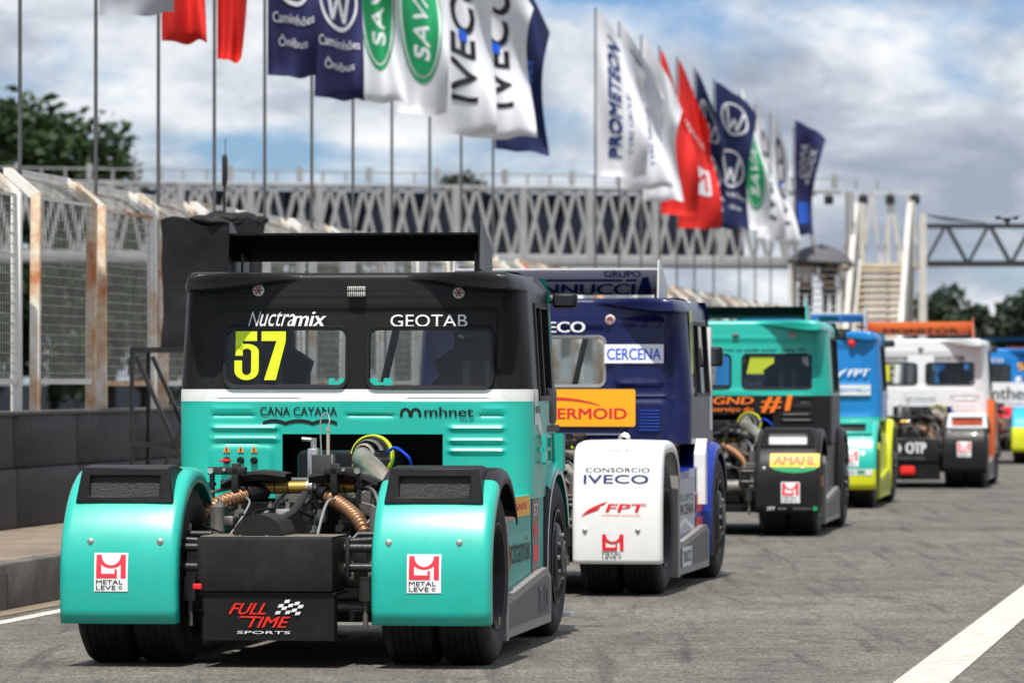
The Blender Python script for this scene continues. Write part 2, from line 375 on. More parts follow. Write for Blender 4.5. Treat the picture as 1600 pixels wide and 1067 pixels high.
# long white line on the right, drawn a touch more oblique than the lane
g = MB(); V = []
for k in range(60):
    Y = 10 + k * 3; X = 2.01 + .153 * (Y - 27.06); V += [(X, Y, .004), (X + .30, Y, .004)]
g.add(V, [(2 * i, 2 * i + 1, 2 * i + 3, 2 * i + 2) for i in range(59)]); struct('lane_line', g, RPAINT)
# walkway slab, gutter and kerb stones
g = MB(); strip(g, -4.98, -10, 150, 1.885, .317, n=1, th=.6); walk = struct('walkway', g, CONC)
g = MB(); strip(g, -2.93, -10, 150, .20, .006, n=60); struct('gutter', g, mat('dusty gutter', (.22, .17, .12), .9, var=.4, vscale=3, bump=.4, bscale=30))
KL = 3.0
kb = MB(); kb.box(-.16 - .0, 0, .01, KL - .01, -.1, .325, bev=.018); kme = kb.mesh('kerb_stone', KERBM)
kerb = empty('kerb', None); kerb['kind'] = 'structure'
for k in range(36):
    Y = 6 + k * KL * math.cos(TR); X = -2.93 - .16 + .16 + TS * (Y - 40)
    link('kerb_stone', kme, kerb, (X, Y, random.uniform(-.006, .006)), (0, 0, -TR + random.uniform(-.002, .002)))
# pit wall: two courses of concrete blocks
wall = thing('pit_wall', 'dark grey concrete pit wall in two courses under the rusty fence', 'wall', (0, 0, 0))
WX = -4.4 - TS * 4                           # lateral X of the wall's lane-side face at Y=40
lo = MB().box(-.42, .02, .008, 2.47, .318, .835, bev=.012).mesh('wall_block', WALLM)
hi = MB().box(-.38, -.02, .008, 2.47, .837, 1.31, bev=.015).mesh('wall_block', WALLM)
cp = MB().box(-.41, .01, .004, 2.474, 1.30, 1.335, bev=.008).mesh('coping', mat('wall coping', (.10, .095, .09), .7, var=.3, vscale=4, dirt=.4, bump=.3))
k = 0
Y = 20
while Y < 150:
    X = WX + TS * (Y - 40)
    link('wall_block', lo, wall, (X, Y, random.uniform(-.003, .003)), (0, 0, -TR)); b = link('wall_block', hi, wall, (X + random.uniform(-.006, .006), Y, 0), (0, 0, -TR))
    link('coping', cp, b, (0, 0, 0)); Y += 2.48 * math.cos(TR)
# far wall across the race track
g = MB(); strip(g, -37, 10, 330, .4, 1.5, n=1, th=1.8); tag(g.build('track_wall', mat('blue grey barrier', (.05, .06, .075), .7, var=.3)), 'low dark barrier far beyond the fence across the track', 'wall')

# ------------------------------------------------------------------ rusty debris fence
def rustmat():
    m = bpy.data.materials.new('rusty white steel'); m.use_nodes = True; n = m.node_tree.nodes; l = m.node_tree.links; b = n['Principled BSDF']
    t = n.new('ShaderNodeTexCoord'); oi = n.new('ShaderNodeObjectInfo')
    ad = n.new('ShaderNodeVectorMath'); ad.operation = 'MULTIPLY_ADD'; l.new(oi.outputs['Random'], ad.inputs[0]); ad.inputs[1].default_value = (37, 17, 23); l.new(t.outputs['Object'], ad.inputs[2])
    no = n.new('ShaderNodeTexNoise'); no.inputs['Scale'].default_value = 2.3; no.inputs['Detail'].default_value = 7; no.inputs['Roughness'].default_value = .68; l.new(ad.outputs[0], no.inputs['Vector'])
    mm = n.new('ShaderNodeMath'); mm.operation = 'MULTIPLY_ADD'; l.new(oi.outputs['Random'], mm.inputs[0]); mm.inputs[1].default_value = .26; l.new(no.outputs[0], mm.inputs[2])
    r = n.new('ShaderNodeValToRGB'); l.new(mm.outputs[0], r.inputs[0]); e = r.color_ramp.elements
    e[0].position = .60; e[0].color = (.80, .78, .73, 1); e[1].position = .87; e[1].color = (.50, .16, .05, 1)
    x = e.new(.72); x.color = (.66, .50, .34, 1)
    l.new(r.outputs[0], b.inputs['Base Color']); b.inputs['Roughness'].default_value = .7
    return m
RUST = rustmat(); WIRE = mat('galvanised wire', (.52, .50, .45), .5, metal=.5, var=.3)
PH = 3.26
post = MB().box(-.045, .045, -.045, .045, 1.30, PH, bev=.008).mesh('post', RUST)
arm = MB().bar((0, 0, PH - .02), (-.26, 0, PH + .20), .085, .085).mesh('arm', RUST)
topb = MB().bar((-.26, -.04, PH + .20), (-.26, 2.29, PH + .20), .07, .07).mesh('top_bar', RUST)
rail = MB().bar((0, .05, 1.585), (0, 2.2, 1.585), .045, .05).bar((0, .05, PH - .03), (0, 2.2, PH - .03), .03, .03).mesh('rail', RUST)
q = MB(); y = .11
while y < 2.2:
    q.bar((.0, y, 1.59), (.0, y, PH), .006, .006); q.bar((.0, y, PH), (-.25, y, PH + .2), .006, .006); y += .10
z = 1.66
while z < PH:
    q.bar((-.012, .04, z), (-.012, 2.21, z), .007, .007); z += .0875
for t in range(1, 5): q.bar((-.26 * t / 5 - .01, .04, PH + .2 * t / 5), (-.26 * t / 5 - .01, 2.21, PH + .2 * t / 5), .007, .007)
wiremesh = q.mesh('wire_mesh', WIRE)
fence = thing('debris_fence', 'long rusty white debris fence with cranked top standing on the dark pit wall', 'fence')
for k in range(-3, 31):
    Y = 45.8 + 2.81 * k; X = -4.4 + TS * (Y - 44) - .12
    f = link('panel_frame', None, fence, (X, Y, random.uniform(-.012, .012)), (0, random.uniform(-.006, .006), -TR + random.uniform(-.012, .012)))
    link('post', post, f); link('post', post, f, (0, 2.25, 0)); link('arm', arm, f); link('arm', arm, f, (0, 2.25, 0))
    link('top_bar', topb, f); link('rail', rail, f); link('wire_mesh', wiremesh, f)

# ------------------------------------------------------------------ flags on poles
POLEM = mat('grey pole steel', (.14, .14, .14), .45, metal=.6, var=.2)
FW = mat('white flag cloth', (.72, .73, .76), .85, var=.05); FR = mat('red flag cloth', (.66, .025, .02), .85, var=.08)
FN = mat('navy flag cloth', (.014, .021, .08), .85, var=.12); FN2 = mat('violet navy flag cloth', (.024, .026, .095), .85, var=.12)
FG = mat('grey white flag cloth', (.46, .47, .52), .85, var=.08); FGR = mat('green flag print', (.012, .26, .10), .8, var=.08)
for mm_ in (FW, FR, FN, FN2, FG):            # thin cloth lets some sun through
    nd = mm_.node_tree; b_ = nd.nodes['Principled BSDF']; tl = nd.nodes.new('ShaderNodeBsdfTranslucent'); mxs = nd.nodes.new('ShaderNodeMixShader'); mxs.inputs[0].default_value = .12
    src = b_.inputs['Base Color'].links[0].from_socket; nd.links.new(src, tl.inputs[0]); o_ = [x for x in nd.nodes if x.type == 'OUTPUT_MATERIAL'][0]
    nd.links.new(b_.outputs[0], mxs.inputs[1]); nd.links.new(tl.outputs[0], mxs.inputs[2]); nd.links.new(mxs.outputs[0], o_.inputs[0])
FZ0, FZ1 = 4.93, 7.78
def flag_fn(wb, wt, droop, db, amp, ph, fold, lean, z0, z1):
    H = z1 - z0
    def fn(u, v, o):                          # u 0..1 from the pole, v 0..1 upwards
        wd = wb + (wt - wb) * v ** 1.2
        x = wd * u; z = z0 + H * v - droop * v ** 1.6 * u ** 1.25 - db * (1 - v) * u
        wv = math.sin(u * fold * 1.9 + v * 2.6 + ph) * amp * .62 * (.35 + .65 * u) + math.sin(v * 7 + ph * 2 - u * 5) * amp * .30 * u + .40 * math.sin(v * 5.6 + ph * 1.7 + u * 2.2) * u ** .7 * (v ** .3) + math.sin(u * fold * .8 - v * 1.4 + ph * 3) * amp * .6 * u
        x += math.sin(v * 4.2 + ph) * .085 * u + lean * (1 - v) * u
        z += (math.sin(u * 7 + ph) * .03 + math.sin(u * 13 + ph * 2) * .015) * u
        return (x + .03, wv + .28 * u * math.sin(ph) - o, z)
    return fn
def vw(p, cx, cz, r):
    p.ring(cx, cz, r, r * .36, .13, FW, 1)
    for a in ((-.62, .62, -.28, -.72), (-.28, -.72, .0, .05), (.0, .05, .28, -.72), (.28, -.72, .62, .62)):
        w_ = .085 * r; x0, z0, x1, z1 = cx + a[0] * r, cz + a[1] * r * .36, cx + a[2] * r, cz + a[3] * r * .36
        p.poly([(x0 - w_, z0), (x0 + w_, z0), (x1 + w_, z1), (x1 - w_, z1)], FW, 1)
    return p
def P_vw(): 
    p = Print(); vw(p, .5, .42, .40); p.text('Caminhões', .10, .92, .205, .245, FW, .02); p.text('Ônibus', .22, .80, .115, .16, FW, .02); vw(p, .5, .80, .34); return p
def P_green():
    p = Print(); p.disc(.50, .52, .36, .34, FGR, 0); p.ring(.5, .52, .43, .375, .06, FGR, 0); p.text('SAVAN', .36, .66, .26, .78, FW, .03, rot=1); return p
def P_iveco():
    p = Print(); p.text('IVECO', .30, .72, .16, .90, PRK, .025, rot=1, layer=1); p.rect(.44, .58, .47, .53, PRB, 2); return p
def P_prom():
    p = Print(); p.text('PROMETEON', .22, .50, .12, .92, PRN, .03, rot=1); p.text('TYRE GROUP', .62, .72, .15, .62, PRN, .0, rot=1); return p
def P_red():
    p = Print(); p.rect(.25, .80, .22, .42, FW, 0); p.text('M', .32, .72, .25, .39, FR, .03); p.text('MAHLE', .2, .8, .62, .68, FW, .02); return p
def P_redr():
    p = Print(); p.ring(.55, .40, .30, .13, .22, FW, 1); p.rect(.46, .60, .34, .47, FG, 1); return p
def P_copa():
    p = Print(); p.text('COPA', .25, .55, .52, .84, FW, .03, rot=1); p.text('TRUCK', .62, .85, .46, .82, FW, .02, rot=1); p.rect(.2, .8, .1, .3, mat('blue flag print', (.02, .10, .5), .8), 0); return p
def P_bus():
    p = Print(); p.text('COPA TRUCK', .58, .80, .12, .55, mat('sky blue flag print', (.05, .2, .7), .8), .02, rot=1); return p
def P_small():
    p = Print(); p.text('PIT STOP', .35, .62, .15, .7, FG, .02, rot=1); return p
FL = [ # Y, cloth, wb, wt, droop, db, fold, phase, print, label
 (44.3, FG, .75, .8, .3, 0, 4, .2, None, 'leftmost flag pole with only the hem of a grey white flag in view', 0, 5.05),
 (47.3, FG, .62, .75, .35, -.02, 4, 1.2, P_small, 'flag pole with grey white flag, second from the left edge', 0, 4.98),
 (50.1, FR, .40, .5, .5, .02, 5, 2.2, P_redr, 'flag pole with wider red flag near the left edge', 0, 4.93),
 (52.9, FR, .23, .42, .4, .03, 5, .4, P_redr, 'flag pole with narrow red flag beside the dark aerial', 0, 4.93),
 (55.7, FN2, .47, .66, .5, .03, 4, 1.0, P_vw, 'flag pole with leftmost navy flag with round white emblem', .0, 4.93),
 (58.6, FN2, .50, .72, .6, .05, 4, 1.7, P_vw, 'flag pole with second navy emblem flag left of the green ones', 0, 4.86),
 (61.4, FW, .46, .62, .8, .04, 5, 2.4, P_green, 'flag pole with white flag with narrow green oval', .15, 4.97),
 (64.3, FW, .52, .72, .9, .05, 5, .8, P_green, 'flag pole with white flag with larger green oval', .1, 4.98),
 (67.4, FW, .70, .95, 1.0, .02, 5, 1.5, P_iveco, 'flag pole with left of two white flags with dark upright letters', .1, 4.86),
 (70.2, FW, .88, 1.0, 1.1, .0, 5, 2.1, P_iveco, 'flag pole with right of two white flags with dark upright letters', .1, 4.94),
 (73.3, FN, .80, .75, 1.2, .10, 4, 3.0, P_bus, 'flag pole with dark navy flag behind the white lettered ones', .0, 4.93),
 (85.4, FW, .78, .92, 1.15, .03, 5, .9, P_prom, 'flag pole with white flag with large navy lettering, first of far group', .0, 5.03),
 (88.8, FW, .75, .8, 1.3, .0, 5, 1.9, P_prom, 'flag pole half hidden behind the large navy lettered white flag', .1, 4.95),
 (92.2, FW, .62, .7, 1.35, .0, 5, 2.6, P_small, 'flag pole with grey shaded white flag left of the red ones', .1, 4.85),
 (95.2, FR, .52, .6, 1.5, .05, 4, .5, None, 'flag pole with thin red flag mostly hidden in the far group', .15, 4.72),
 (98.3, FR, .65, .7, 1.5, .02, 4, 1.2, P_red, 'flag pole with big red flag with white square emblem', .15, 4.55),
 (101.6, FN, .60, .6, 1.5, .1, 4, 2.2, P_vw, 'flag pole with navy flag behind the big red one', .1, 4.7),
 (105.5, FN, .72, .85, .7, .25, 4, 2.9, P_vw, 'flag pole with navy flag with two round emblems in far group', .0, 4.95),
 (111.2, FW, .50, .5, 1.2, .1, 5, .3, P_green, 'flag pole with white and green flag in far group', .1, 4.95),
 (115.0, FW, .50, .45, 1.4, .1, 5, 1.1, P_iveco, 'flag pole with narrow furled white flag, left of two in far group', .1, 4.85),
 (119.0, FW, .50, .45, 1.4, .1, 5, 1.8, P_iveco, 'flag pole with narrow furled white flag, right of two in far group', .1, 4.85),
 (125.5, FN2, .45, .75, .45, .0, 3, 2.6, P_copa, 'flag pole with rightmost navy flag with white upright letters', .0, 5.2)]
pole_me = MB().tube([(0, 0, -.3), (0, 0, 4), (0, 0, 8.08)], [.022, .019, .016], 10).mesh('pole', POLEM)
for Y, cl, wb, wt, dr, db, fold, ph, pf, lab, lean, z0 in FL:
    Y *= 1.0386; X = -4.70 + TS * (Y - 44); KZ = lambda z: 1.59 + (z - 1.59) * 1.0386
    t = thing('flag_pole', lab, 'flag', (X, Y, 0), 0, 'flag poles along the pit wall')
    link('pole', pole_me, t)
    fn = flag_fn(wb, wt, dr, db, .23, ph, fold, lean, KZ(z0), KZ(FZ1 if Y < 110 else 8.0)); NU, NV = 26, 46
    mb = MB(); mb.add([fn(i / NU, j / NV, 0) for j in range(NV + 1) for i in range(NU + 1)],
                      [(j * (NU + 1) + i, j * (NU + 1) + i + 1, (j + 1) * (NU + 1) + i + 1, (j + 1) * (NU + 1) + i) for j in range(NV) for i in range(NU)])
    f = mb.build('flag', cl, t, 180)
    if pf: pf().build('flag_print', fn, f, lift=.012, step=.004, cut=(1 / NU, 1 / NV))

# ------------------------------------------------------------------ footbridge across the track
BW = mat('weathered white steel', (.34, .34, .34), .55, var=.22, vscale=.9, dirt=.25); BDK = mat('dark navy banner', (.012, .016, .03), .6, var=.2)
A = Vector((-24, 121, 0)); B = Vector((8.5, 132.2, 0)); dv = (B - A).normalized(); brz = math.atan2(dv.y, dv.x); LN = (B - A).length
br = thing('footbridge', 'long white lattice footbridge over the track with dark banners inside', 'bridge', A, brz)
BZ0, BZ1 = 4.72, 6.45
for y in (0, 1.7):
    MB().box(0, LN, y - .10, y + .10, BZ0 - .18, BZ0 + .10, bev=.02).build('bottom_chord', BW, br)
    MB().box(0, LN, y - .07, y + .07, BZ1, BZ1 + .09, bev=.02).build('top_chord', BW, br)
MB().box(0, LN, .1, 1.6, BZ0 + .02, BZ0 + .07).build('deck', mat('bridge deck', (.12, .12, .12), .8), br)
up = MB().bar((0, 0, BZ0 + .05), (.42, 0, BZ1 + .03), .085, .085).mesh('diagonal', BW)
dn = MB().bar((0, 0, BZ1 + .03), (.42, 0, BZ0 + .05), .085, .085).mesh('diagonal', BW)
k = 0
for y in (0, 1.7):
    x = .1 + (.2 if y else 0)
    while x < LN - .9:
        link('diagonal', up, br, (x, y, 0)); link('diagonal', dn, br, (x + .44, y, 0)); x += .885
cm = MB().box(-.09, .09, -.085, .085, BZ0, BZ1 + .05).mesh('column', BW)
for k in range(20): link('column', cm, br, (.6 + k * 1.79, -.02, 0))
hr = MB().box(0, LN, -.03, .03, BZ1 + .36, BZ1 + .40)
for k in range(60): hr.bar((k * .6, 0, BZ1 + .12), (k * .6, 0, BZ1 + .38), .05)
for k in range(0, 60, 3): hr.bar((k * .6, 0, BZ1 + .12), (k * .6, 0, BZ1 + .50), .12)
hr.build('top_rail', BW, br)
pm = MB().box(.01, 1.78, 1.84, 1.90, BZ0 + .12, BZ1 - .03).mesh('banner', BDK)
for k in range(10, 18): link('banner', pm, br, (k * 1.79 + .2, 0, 0))
for k in range(9, 10): link('banner', pm, br, (k * 1.79 + .2, .1, 0))
for x in (1.5,):
    for y in (0, 1.7): MB().box(x - .15, x + .15, y - .15, y + .15, -.3, BZ0 - .18).build('pier', BW, br)

# ------------------------------------------------------------------ stair tower at its pit side end
STW = mat('cream painted steel', (.58, .56, .51), .6, var=.2, vscale=1.2, dirt=.3); STB = mat('beige stair plate', (.62, .53, .40), .7, var=.2, dirt=.3)
st = thing('stair_tower', 'white and beige steel stairs leading down from the footbridge', 'stairs', (9.0, 133.4, 0), -TR)
NS = 24
tread = MB().box(.10, 1.25, -.13, .13, -.03, .03).box(.10, 1.25, .11, .13, -.09, -.03).mesh('tread', STB)
for k in range(NS): link('tread', tread, st, (0, -.24 * k, BZ0 - .05 - (BZ0 - .5) * (k + 1) / NS))
for x in (.03, 1.32): MB().bar((x, 0, BZ0), (x, -.24 * NS, .35), .17, .34).build('stringer', STW, st)
for x in (-.02, 1.37):
    MB().bar((x, -.1, BZ0 + 1.45), (x, -.24 * NS, 1.45), .13, .22).build('handrail', STW, st)
    for k in range(7):
        y = -.9 * k; z = BZ0 - (BZ0 - .35) * (-y) / (.24 * NS); MB().bar((x, y, z - .1), (x, y, z + 1.08), .05, .05).build('baluster', STW, st)
for x, y, t in ((.05, .1, 6.25), (1.35, .1, 6.3), (1.62, .3, 6.0), (.75, .25, 6.3)): MB().bar((x, y, .3), (x + .06, y, t), .16 if t != 6.3 or x > 1 else .07, .14).build('column', STW, st)
for a, b in (((.1, .2, BZ0), (.35, .2, 6.5)), ((.85, .2, 6.5), (1.15, .2, BZ0)), ((1.5, .2, 6.5), (1.3, .2, BZ0))): MB().bar(a, b, .05, .05).build('brace', STW, st)
MB().box(-.9, 1.75, .15, .22, 6.5, 6.55).build('top_beam', STW, st)
MB().box(-.6, 1.55, -.05, 1.7, BZ0 - .14, BZ0 - .04).build('top_landing', STB, st)
for x in (-.45, .1, .6, 1.1): MB().bar((x, .9, BZ0), (x + .22, .9, 6.5), .045).build('brace', STW, st); MB().bar((x + .44, .9, BZ0), (x + .22, .9, 6.5), .045).build('brace', STW, st)
for x in (-.75, .15, .85, 1.5): MB().box(x - .12, x + .12, .05, .15, 6.22, 6.46, bev=.02).cyl((x, .1, 6.46), (x, .1, 6.52), .02).build('floodlight', BLACKD, st)
# half landing on the left with its railing
MB().box(-1.55, -.28, -2.3, -1.0, 3.0, 3.12).build('landing', STW, st)
rl = MB().box(-1.55, -.28, -.02, .02, -.02, .02).mesh('rail', STW)
for k in range(9): link('rail', rl, st, (0, -2.3, 3.2 + .16 * k))
for x in (-1.55, -.28): MB().box(x - .05, x + .05, -2.36, -2.26, .3, 4.62).build('column', STW, st)
for x in (-1.55, -.28): MB().box(x - .05, x + .05, -1.05, -.95, .3, 4.5).build('column', STW, st)
for k in range(6): MB().box(-.27, .02, -1.9, -1.0, 3.06 + .28 * k, 3.11 + .28 * k).build('tread', STB, st)

# ------------------------------------------------------------------ black gantry on the right
gt = thing('gantry', 'dark steel truss gantry spanning the lane on the right', 'gantry', (10.7, 133.0, 0), R(-3))
GK = mat('dark gantry steel', (.03, .032, .037), .5, var=.2)
for y in (0, .8):
    MB().box(0, 14, y - .05, y + .05, 5.60, 5.70).build('top_chord', GK, gt); MB().box(0, 14, y - .06, y + .06, 4.60, 4.74).build('bottom_chord', GK, gt)
g1 = MB().bar((0, 0, 4.7), (.5, 0, 5.62), .07).mesh('diagonal', GK); g2 = MB().bar((.58, 0, 5.62), (1.08, 0, 4.7), .07).mesh('diagonal', GK)
for y in (0, .8):
    for k in range(12): link('diagonal', g1, gt, (.05 + k * 1.12, y, 0)); link('diagonal', g2, gt, (.05 + k * 1.12, y, 0))
for k in range(13): MB().bar((.05 + 1.12 * k, 0, 4.66), (.05 + 1.12 * k, .8, 4.66), .05).build('cross_member', GK, gt)
for x in (-.02, 13.9):
    MB().box(x - .09, x + .09, -.09, .09, -.2, 5.95).build('column', STW if x < 1 else GK, gt); MB().box(x - .09, x + .09, .71, .89, -.2, 5.95).build('column', STW if x < 1 else GK, gt)
for k in range(3): MB().tube(spline([(-.02, .1 * k, 5.95), (.6, .1 * k, 5.80 + .03 * k), (1.6, .1 * k, 5.72)], 5), .014, 6).build('cable', GK, gt)

# ------------------------------------------------------------------ trees and hedges
def leafmat(name, a, b_):
    m = bpy.data.materials.new(name); m.use_nodes = True; n = m.node_tree.nodes; l = m.node_tree.links; b = n['Principled BSDF']
    g_ = n.new('ShaderNodeNewGeometry'); r = n.new('ShaderNodeValToRGB'); l.new(g_.outputs['Random Per Island'], r.inputs[0])
    r.color_ramp.elements[0].color = (*a, 1); r.color_ramp.elements[1].color = (*b_, 1); l.new(r.outputs[0], b.inputs['Base Color']); b.inputs['Roughness'].default_value = .6
    tl = n.new('ShaderNodeBsdfTranslucent'); l.new(r.outputs[0], tl.inputs[0]); mxs = n.new('ShaderNodeMixShader'); mxs.inputs[0].default_value = .25
    o = [x for x in n if x.type == 'OUTPUT_MATERIAL'][0]; l.new(b.outputs[0], mxs.inputs[1]); l.new(tl.outputs[0], mxs.inputs[2]); l.new(mxs.outputs[0], o.inputs[0]); return m
LEAF = leafmat('leaf green', (.012, .030, .008), (.045, .085, .018)); LEAFD = leafmat('far leaf green', (.020, .036, .022), (.05, .08, .04))
BARK = mat('bark', (.05, .04, .03), .9, var=.4, vscale=6, bump=.5, bscale=20)
def crown_mesh(seed, rx, ry, rz, n, leaf, lobes, fill, m):
    rnd = random.Random(seed); mb = MB(); C = []
    for k in range(lobes):
        a = rnd.uniform(0, 6.283); e = rnd.uniform(-.5, 1.0); q = rnd.uniform(.35, .85)
        C.append((Vector((math.cos(a) * rx * q * math.cos(e), math.sin(a) * ry * q * math.cos(e), rz * (q * math.sin(e)))), rnd.uniform(.20, .42) * min(rx, rz)))
    for k in range(n):
        c, r = rnd.choice(C); d = Vector((rnd.gauss(0, 1), rnd.gauss(0, 1), rnd.gauss(0, 1))).normalized() * r * (rnd.random() ** fill)
        p = c + d; s = leaf * rnd.uniform(.5, 1.3); u = Vector((rnd.gauss(0, 1), rnd.gauss(0, 1), rnd.gauss(0, .6))).normalized(); v = u.cross(Vector((rnd.gauss(0, 1), rnd.gauss(0, 1), rnd.gauss(0, 1)))).normalized()
        mb.add([p - u * s, p - v * s * .5, p + u * s, p + v * s * .5], [(0, 1, 2, 3)])
    me = bpy.data.meshes.new('crown'); me.from_pydata(mb.v, [], mb.f); me.materials.append(m); return me, C
def tree(x, y, z0, h, rx, rz, lab, cm_, group=None, s=1, rz_=0, cat='tree'):
    me, C = cm_; t = thing('tree', lab, cat, (x, y, z0), rz_, group); cz = h - rz
    c = link('crown', me, t, (0, 0, cz)); c.scale = (rx, rx, rz)
    tb = MB().tube([(0, 0, 0), (.08, .03, cz * .5), (0, 0, cz)], [.028 * h, .02 * h, .013 * h], 8)
    for c0, r in C[:6]:
        e = Vector((c0.x * rx, c0.y * rx, cz + c0.z * rz)); tb.tube([(0, 0, cz * .8), (Vector((0, 0, cz)) + e) * .5, e], [.012 * h, .008 * h, .003 * h], 5)
    tb.build('trunk', BARK, t); return t
big = crown_mesh(1, 1, 1, 1, 13000, .052, 30, .5, LEAF)
mids = [crown_mesh(s_, 1, 1, 1, 5200, .06, 20, .5, LEAF) for s_ in (2, 3, 4)]
loose = [crown_mesh(s_, 1, 1, 1, 5200, .10, 16, .6, LEAFD) for s_ in (5, 6)]
tree(-15.6, 150, -.3, 10.9, 4.5, 3.9, 'big dark green tree rising above the fence at the upper left', big)
tree(-20, 146, -.3, 10.8, 4.0, 4.2, 'dark green tree cut by the left edge of the photo', mids[0])
tree(-12.3, 156, -.3, 8.2, 2.9, 3.0, 'lower dark tree beside the big upper left tree, to its right', mids[1])
rr = random.Random(11)
ORD = ['first', 'second', 'third', 'fourth', 'fifth', 'sixth', 'seventh', 'eighth', 'ninth', 'tenth', 'eleventh', 'twelfth', 'thirteenth', 'fourteenth', 'fifteenth', 'sixteenth']
for k in range(16):
    x = -22 + k * 1.42
    tree(x, 148 + rr.uniform(-2, 5), -.3, 6.4 + rr.uniform(-.5, .6) - max(0, k - 12) * .5, 1.9, 3.2, 'dark bushy tree in the row behind the debris fence, %s from the left' % ORD[k], mids[k % 3], 'row of trees behind the debris fence', rz_=rr.uniform(0, 6))
for k in range(7):
    tree(1.2 + k * 1.6, 152 + rr.uniform(-2, 5), -.3, 4.4 + rr.uniform(-.5, .3) - k * .07, 1.3, 1.4, 'low tree top above the fence below the footbridge, %s from the left' % ORD[k], mids[(k + 1) % 3], 'low trees below the footbridge', rz_=rr.uniform(0, 6))
tree(-1.75, 182, -.3, 9.5, 1.0, 1.1, 'lone small tree top showing above the middle of the footbridge', loose[0])
tree(14.6, 172, -.3, 5.3, 1.6, 1.9, 'loose grey green tree right of the gantry column', loose[0])
tree(16.4, 176, -.3, 4.5, 1.7, 1.7, 'lower loose tree between two taller ones at the right', loose[1])
tree(17.6, 170, -.3, 5.2, 1.9, 2.0, 'loose grey green tree cut by the right edge', loose[1], rz_=2)
tree(13.2, 178, -.3, 3.5, 1.2, 1.0, 'low loose tree just behind the gantry column', loose[1], rz_=4)
tree(17.3, 180, -.3, 3.3, 1.4, 1.0, 'low loose tree behind the sixth truck', loose[0], rz_=4)
hd = crown_mesh(9, 1, 1, 1, 5000, .05, 40, .6, LEAFD)[0]
for k in range(7):
    h = link('hedge', hd, None, (11.5 + 2.1 * k, 166 + (k % 2), 1.2), (0, 0, k)); h.scale = (1.7, 1.2, 1.5 + .15 * (k % 3)); tag(h, 'dark hedge mass behind the far trucks at the right, %s from the left' % ORD[k], 'hedge', 'hedges behind the far trucks')
# far paddock buildings at the right
pb = thing('pit_building', 'low dark paddock building with a red and white band at the far right', 'building', (16.0, 148, 0), 0)
MB().box(-1.6, 8, 0, 4, -.2, 2.55).build('wall', mat('dark cladding', (.03, .03, .035), .6), pb)
MB().box(-1.7, 8, -.1, -.01, 2.35, 2.62).build('fascia', mat('maroon fascia', (.18, .02, .02), .6), pb)
for k in range(9): MB().box(-1.4 + k * .9, -.8 + k * .9, -.14, -.11, 2.05, 2.28, bev=0).build('window', mat('pale window band', (.4, .42, .45), .3), pb)

# ------------------------------------------------------------------ people on the half landing, umbrella, drone
def skin_body(name, nodes, edges, mats, parent, sub=2):
    me = bpy.data.meshes.new(name); me.from_pydata([n_[:3] for n_ in nodes], edges, []); o = link(name, me, parent)
    mod = o.modifiers.new('skin', 'SKIN'); sk = me.skin_vertices[0].data if me.skin_vertices else None
    if sk is None:
        bm = bmesh.new(); bm.from_mesh(me); bm.verts.layers.skin.verify(); bm.to_mesh(me); bm.free(); sk = me.skin_vertices[0].data
    for i, n_ in enumerate(nodes): sk[i].radius = (n_[3], n_[4] if len(n_) > 4 else n_[3])
    sk[0].use_root = True
    s2 = o.modifiers.new('sub', 'SUBSURF'); s2.levels = sub; s2.render_levels = sub
    me.materials.append(mats); return o
SKIN = mat('skin', (.36, .19, .12), .6); HAIR = mat('dark hair', (.012, .009, .008), .7)
def person(x, y, z, rz, lab, shirt, legs, arms):
    t = thing('person', lab, 'person', (x, y, z), rz)
    nd = [(0, 0, .95, .15, .11), (0, .0, 1.15, .14, .10), (0, 0, 1.38, .17, .11), (0, 0, 1.50, .06, .06), (0, -.01, 1.60, .075, .09), (0, -.01, 1.70, .07, .085)]
    e = [(0, 1), (1, 2), (2, 3), (3, 4), (4, 5)]
    for s_, (el, ha) in zip((-1, 1), arms):
        i = len(nd); nd += [(.19 * s_, 0, 1.42, .06), (el[0], el[1], el[2], .045), (ha[0], ha[1], ha[2], .032), (ha[0], ha[1] - .05, ha[2] + .05, .035, .02)]; e += [(2, i), (i, i + 1), (i + 1, i + 2), (i + 2, i + 3)]
    for s_ in (-1, 1):
        i = len(nd); nd += [(.10 * s_, 0, .86, .095), (.11 * s_, -.01, .48, .06), (.12 * s_, .02, .10, .045), (.12 * s_, -.12, .035, .04, .03)]; e += [(0, i), (i, i + 1), (i + 1, i + 2), (i + 2, i + 3)]
    skin_body('body', nd, e, SKIN, t)
    sh = [(0, 0, 1.0, .165, .125), (0, 0, 1.18, .155, .115), (0, 0, 1.38, .18, .12)]; se = [(0, 1), (1, 2)]
    for s_, (el, ha) in zip((-1, 1), arms): i = len(sh); sh += [(.20 * s_, 0, 1.42, .072), ((el[0] + .2 * s_) / 2, el[1] / 2, (el[2] + 1.42) / 2, .06)]; se += [(2, i), (i, i + 1)]
    skin_body('shirt', sh, se, shirt, t)
    lg = [(0, 0, .93, .16, .12)]; le = []
    for s_ in (-1, 1): i = len(lg); lg += [(.10 * s_, 0, .84, .108), (.11 * s_, -.01, .48, .075), (.12 * s_, .02, .12, .06)]; le += [(0, i), (i, i + 1), (i + 1, i + 2)]
    skin_body('trousers', lg, le, legs, t)
    b = MB(); b.lathe_dir([(-.10, .02), (-.08, .08), (-.02, .10), (.05, .09), (.09, .05), (.10, .005)], (0, .01, 1.71), (0, .1, 1), 14); b.build('hair', HAIR, t)
    return t
m_l = Matrix.Rotation(-TR, 4, 'Z')
def stw(x, y): v = m_l @ Vector((x, y, 0)); return 9.0 + v.x, 133.4 + v.y
px, py = stw(-1.2, -1.9)
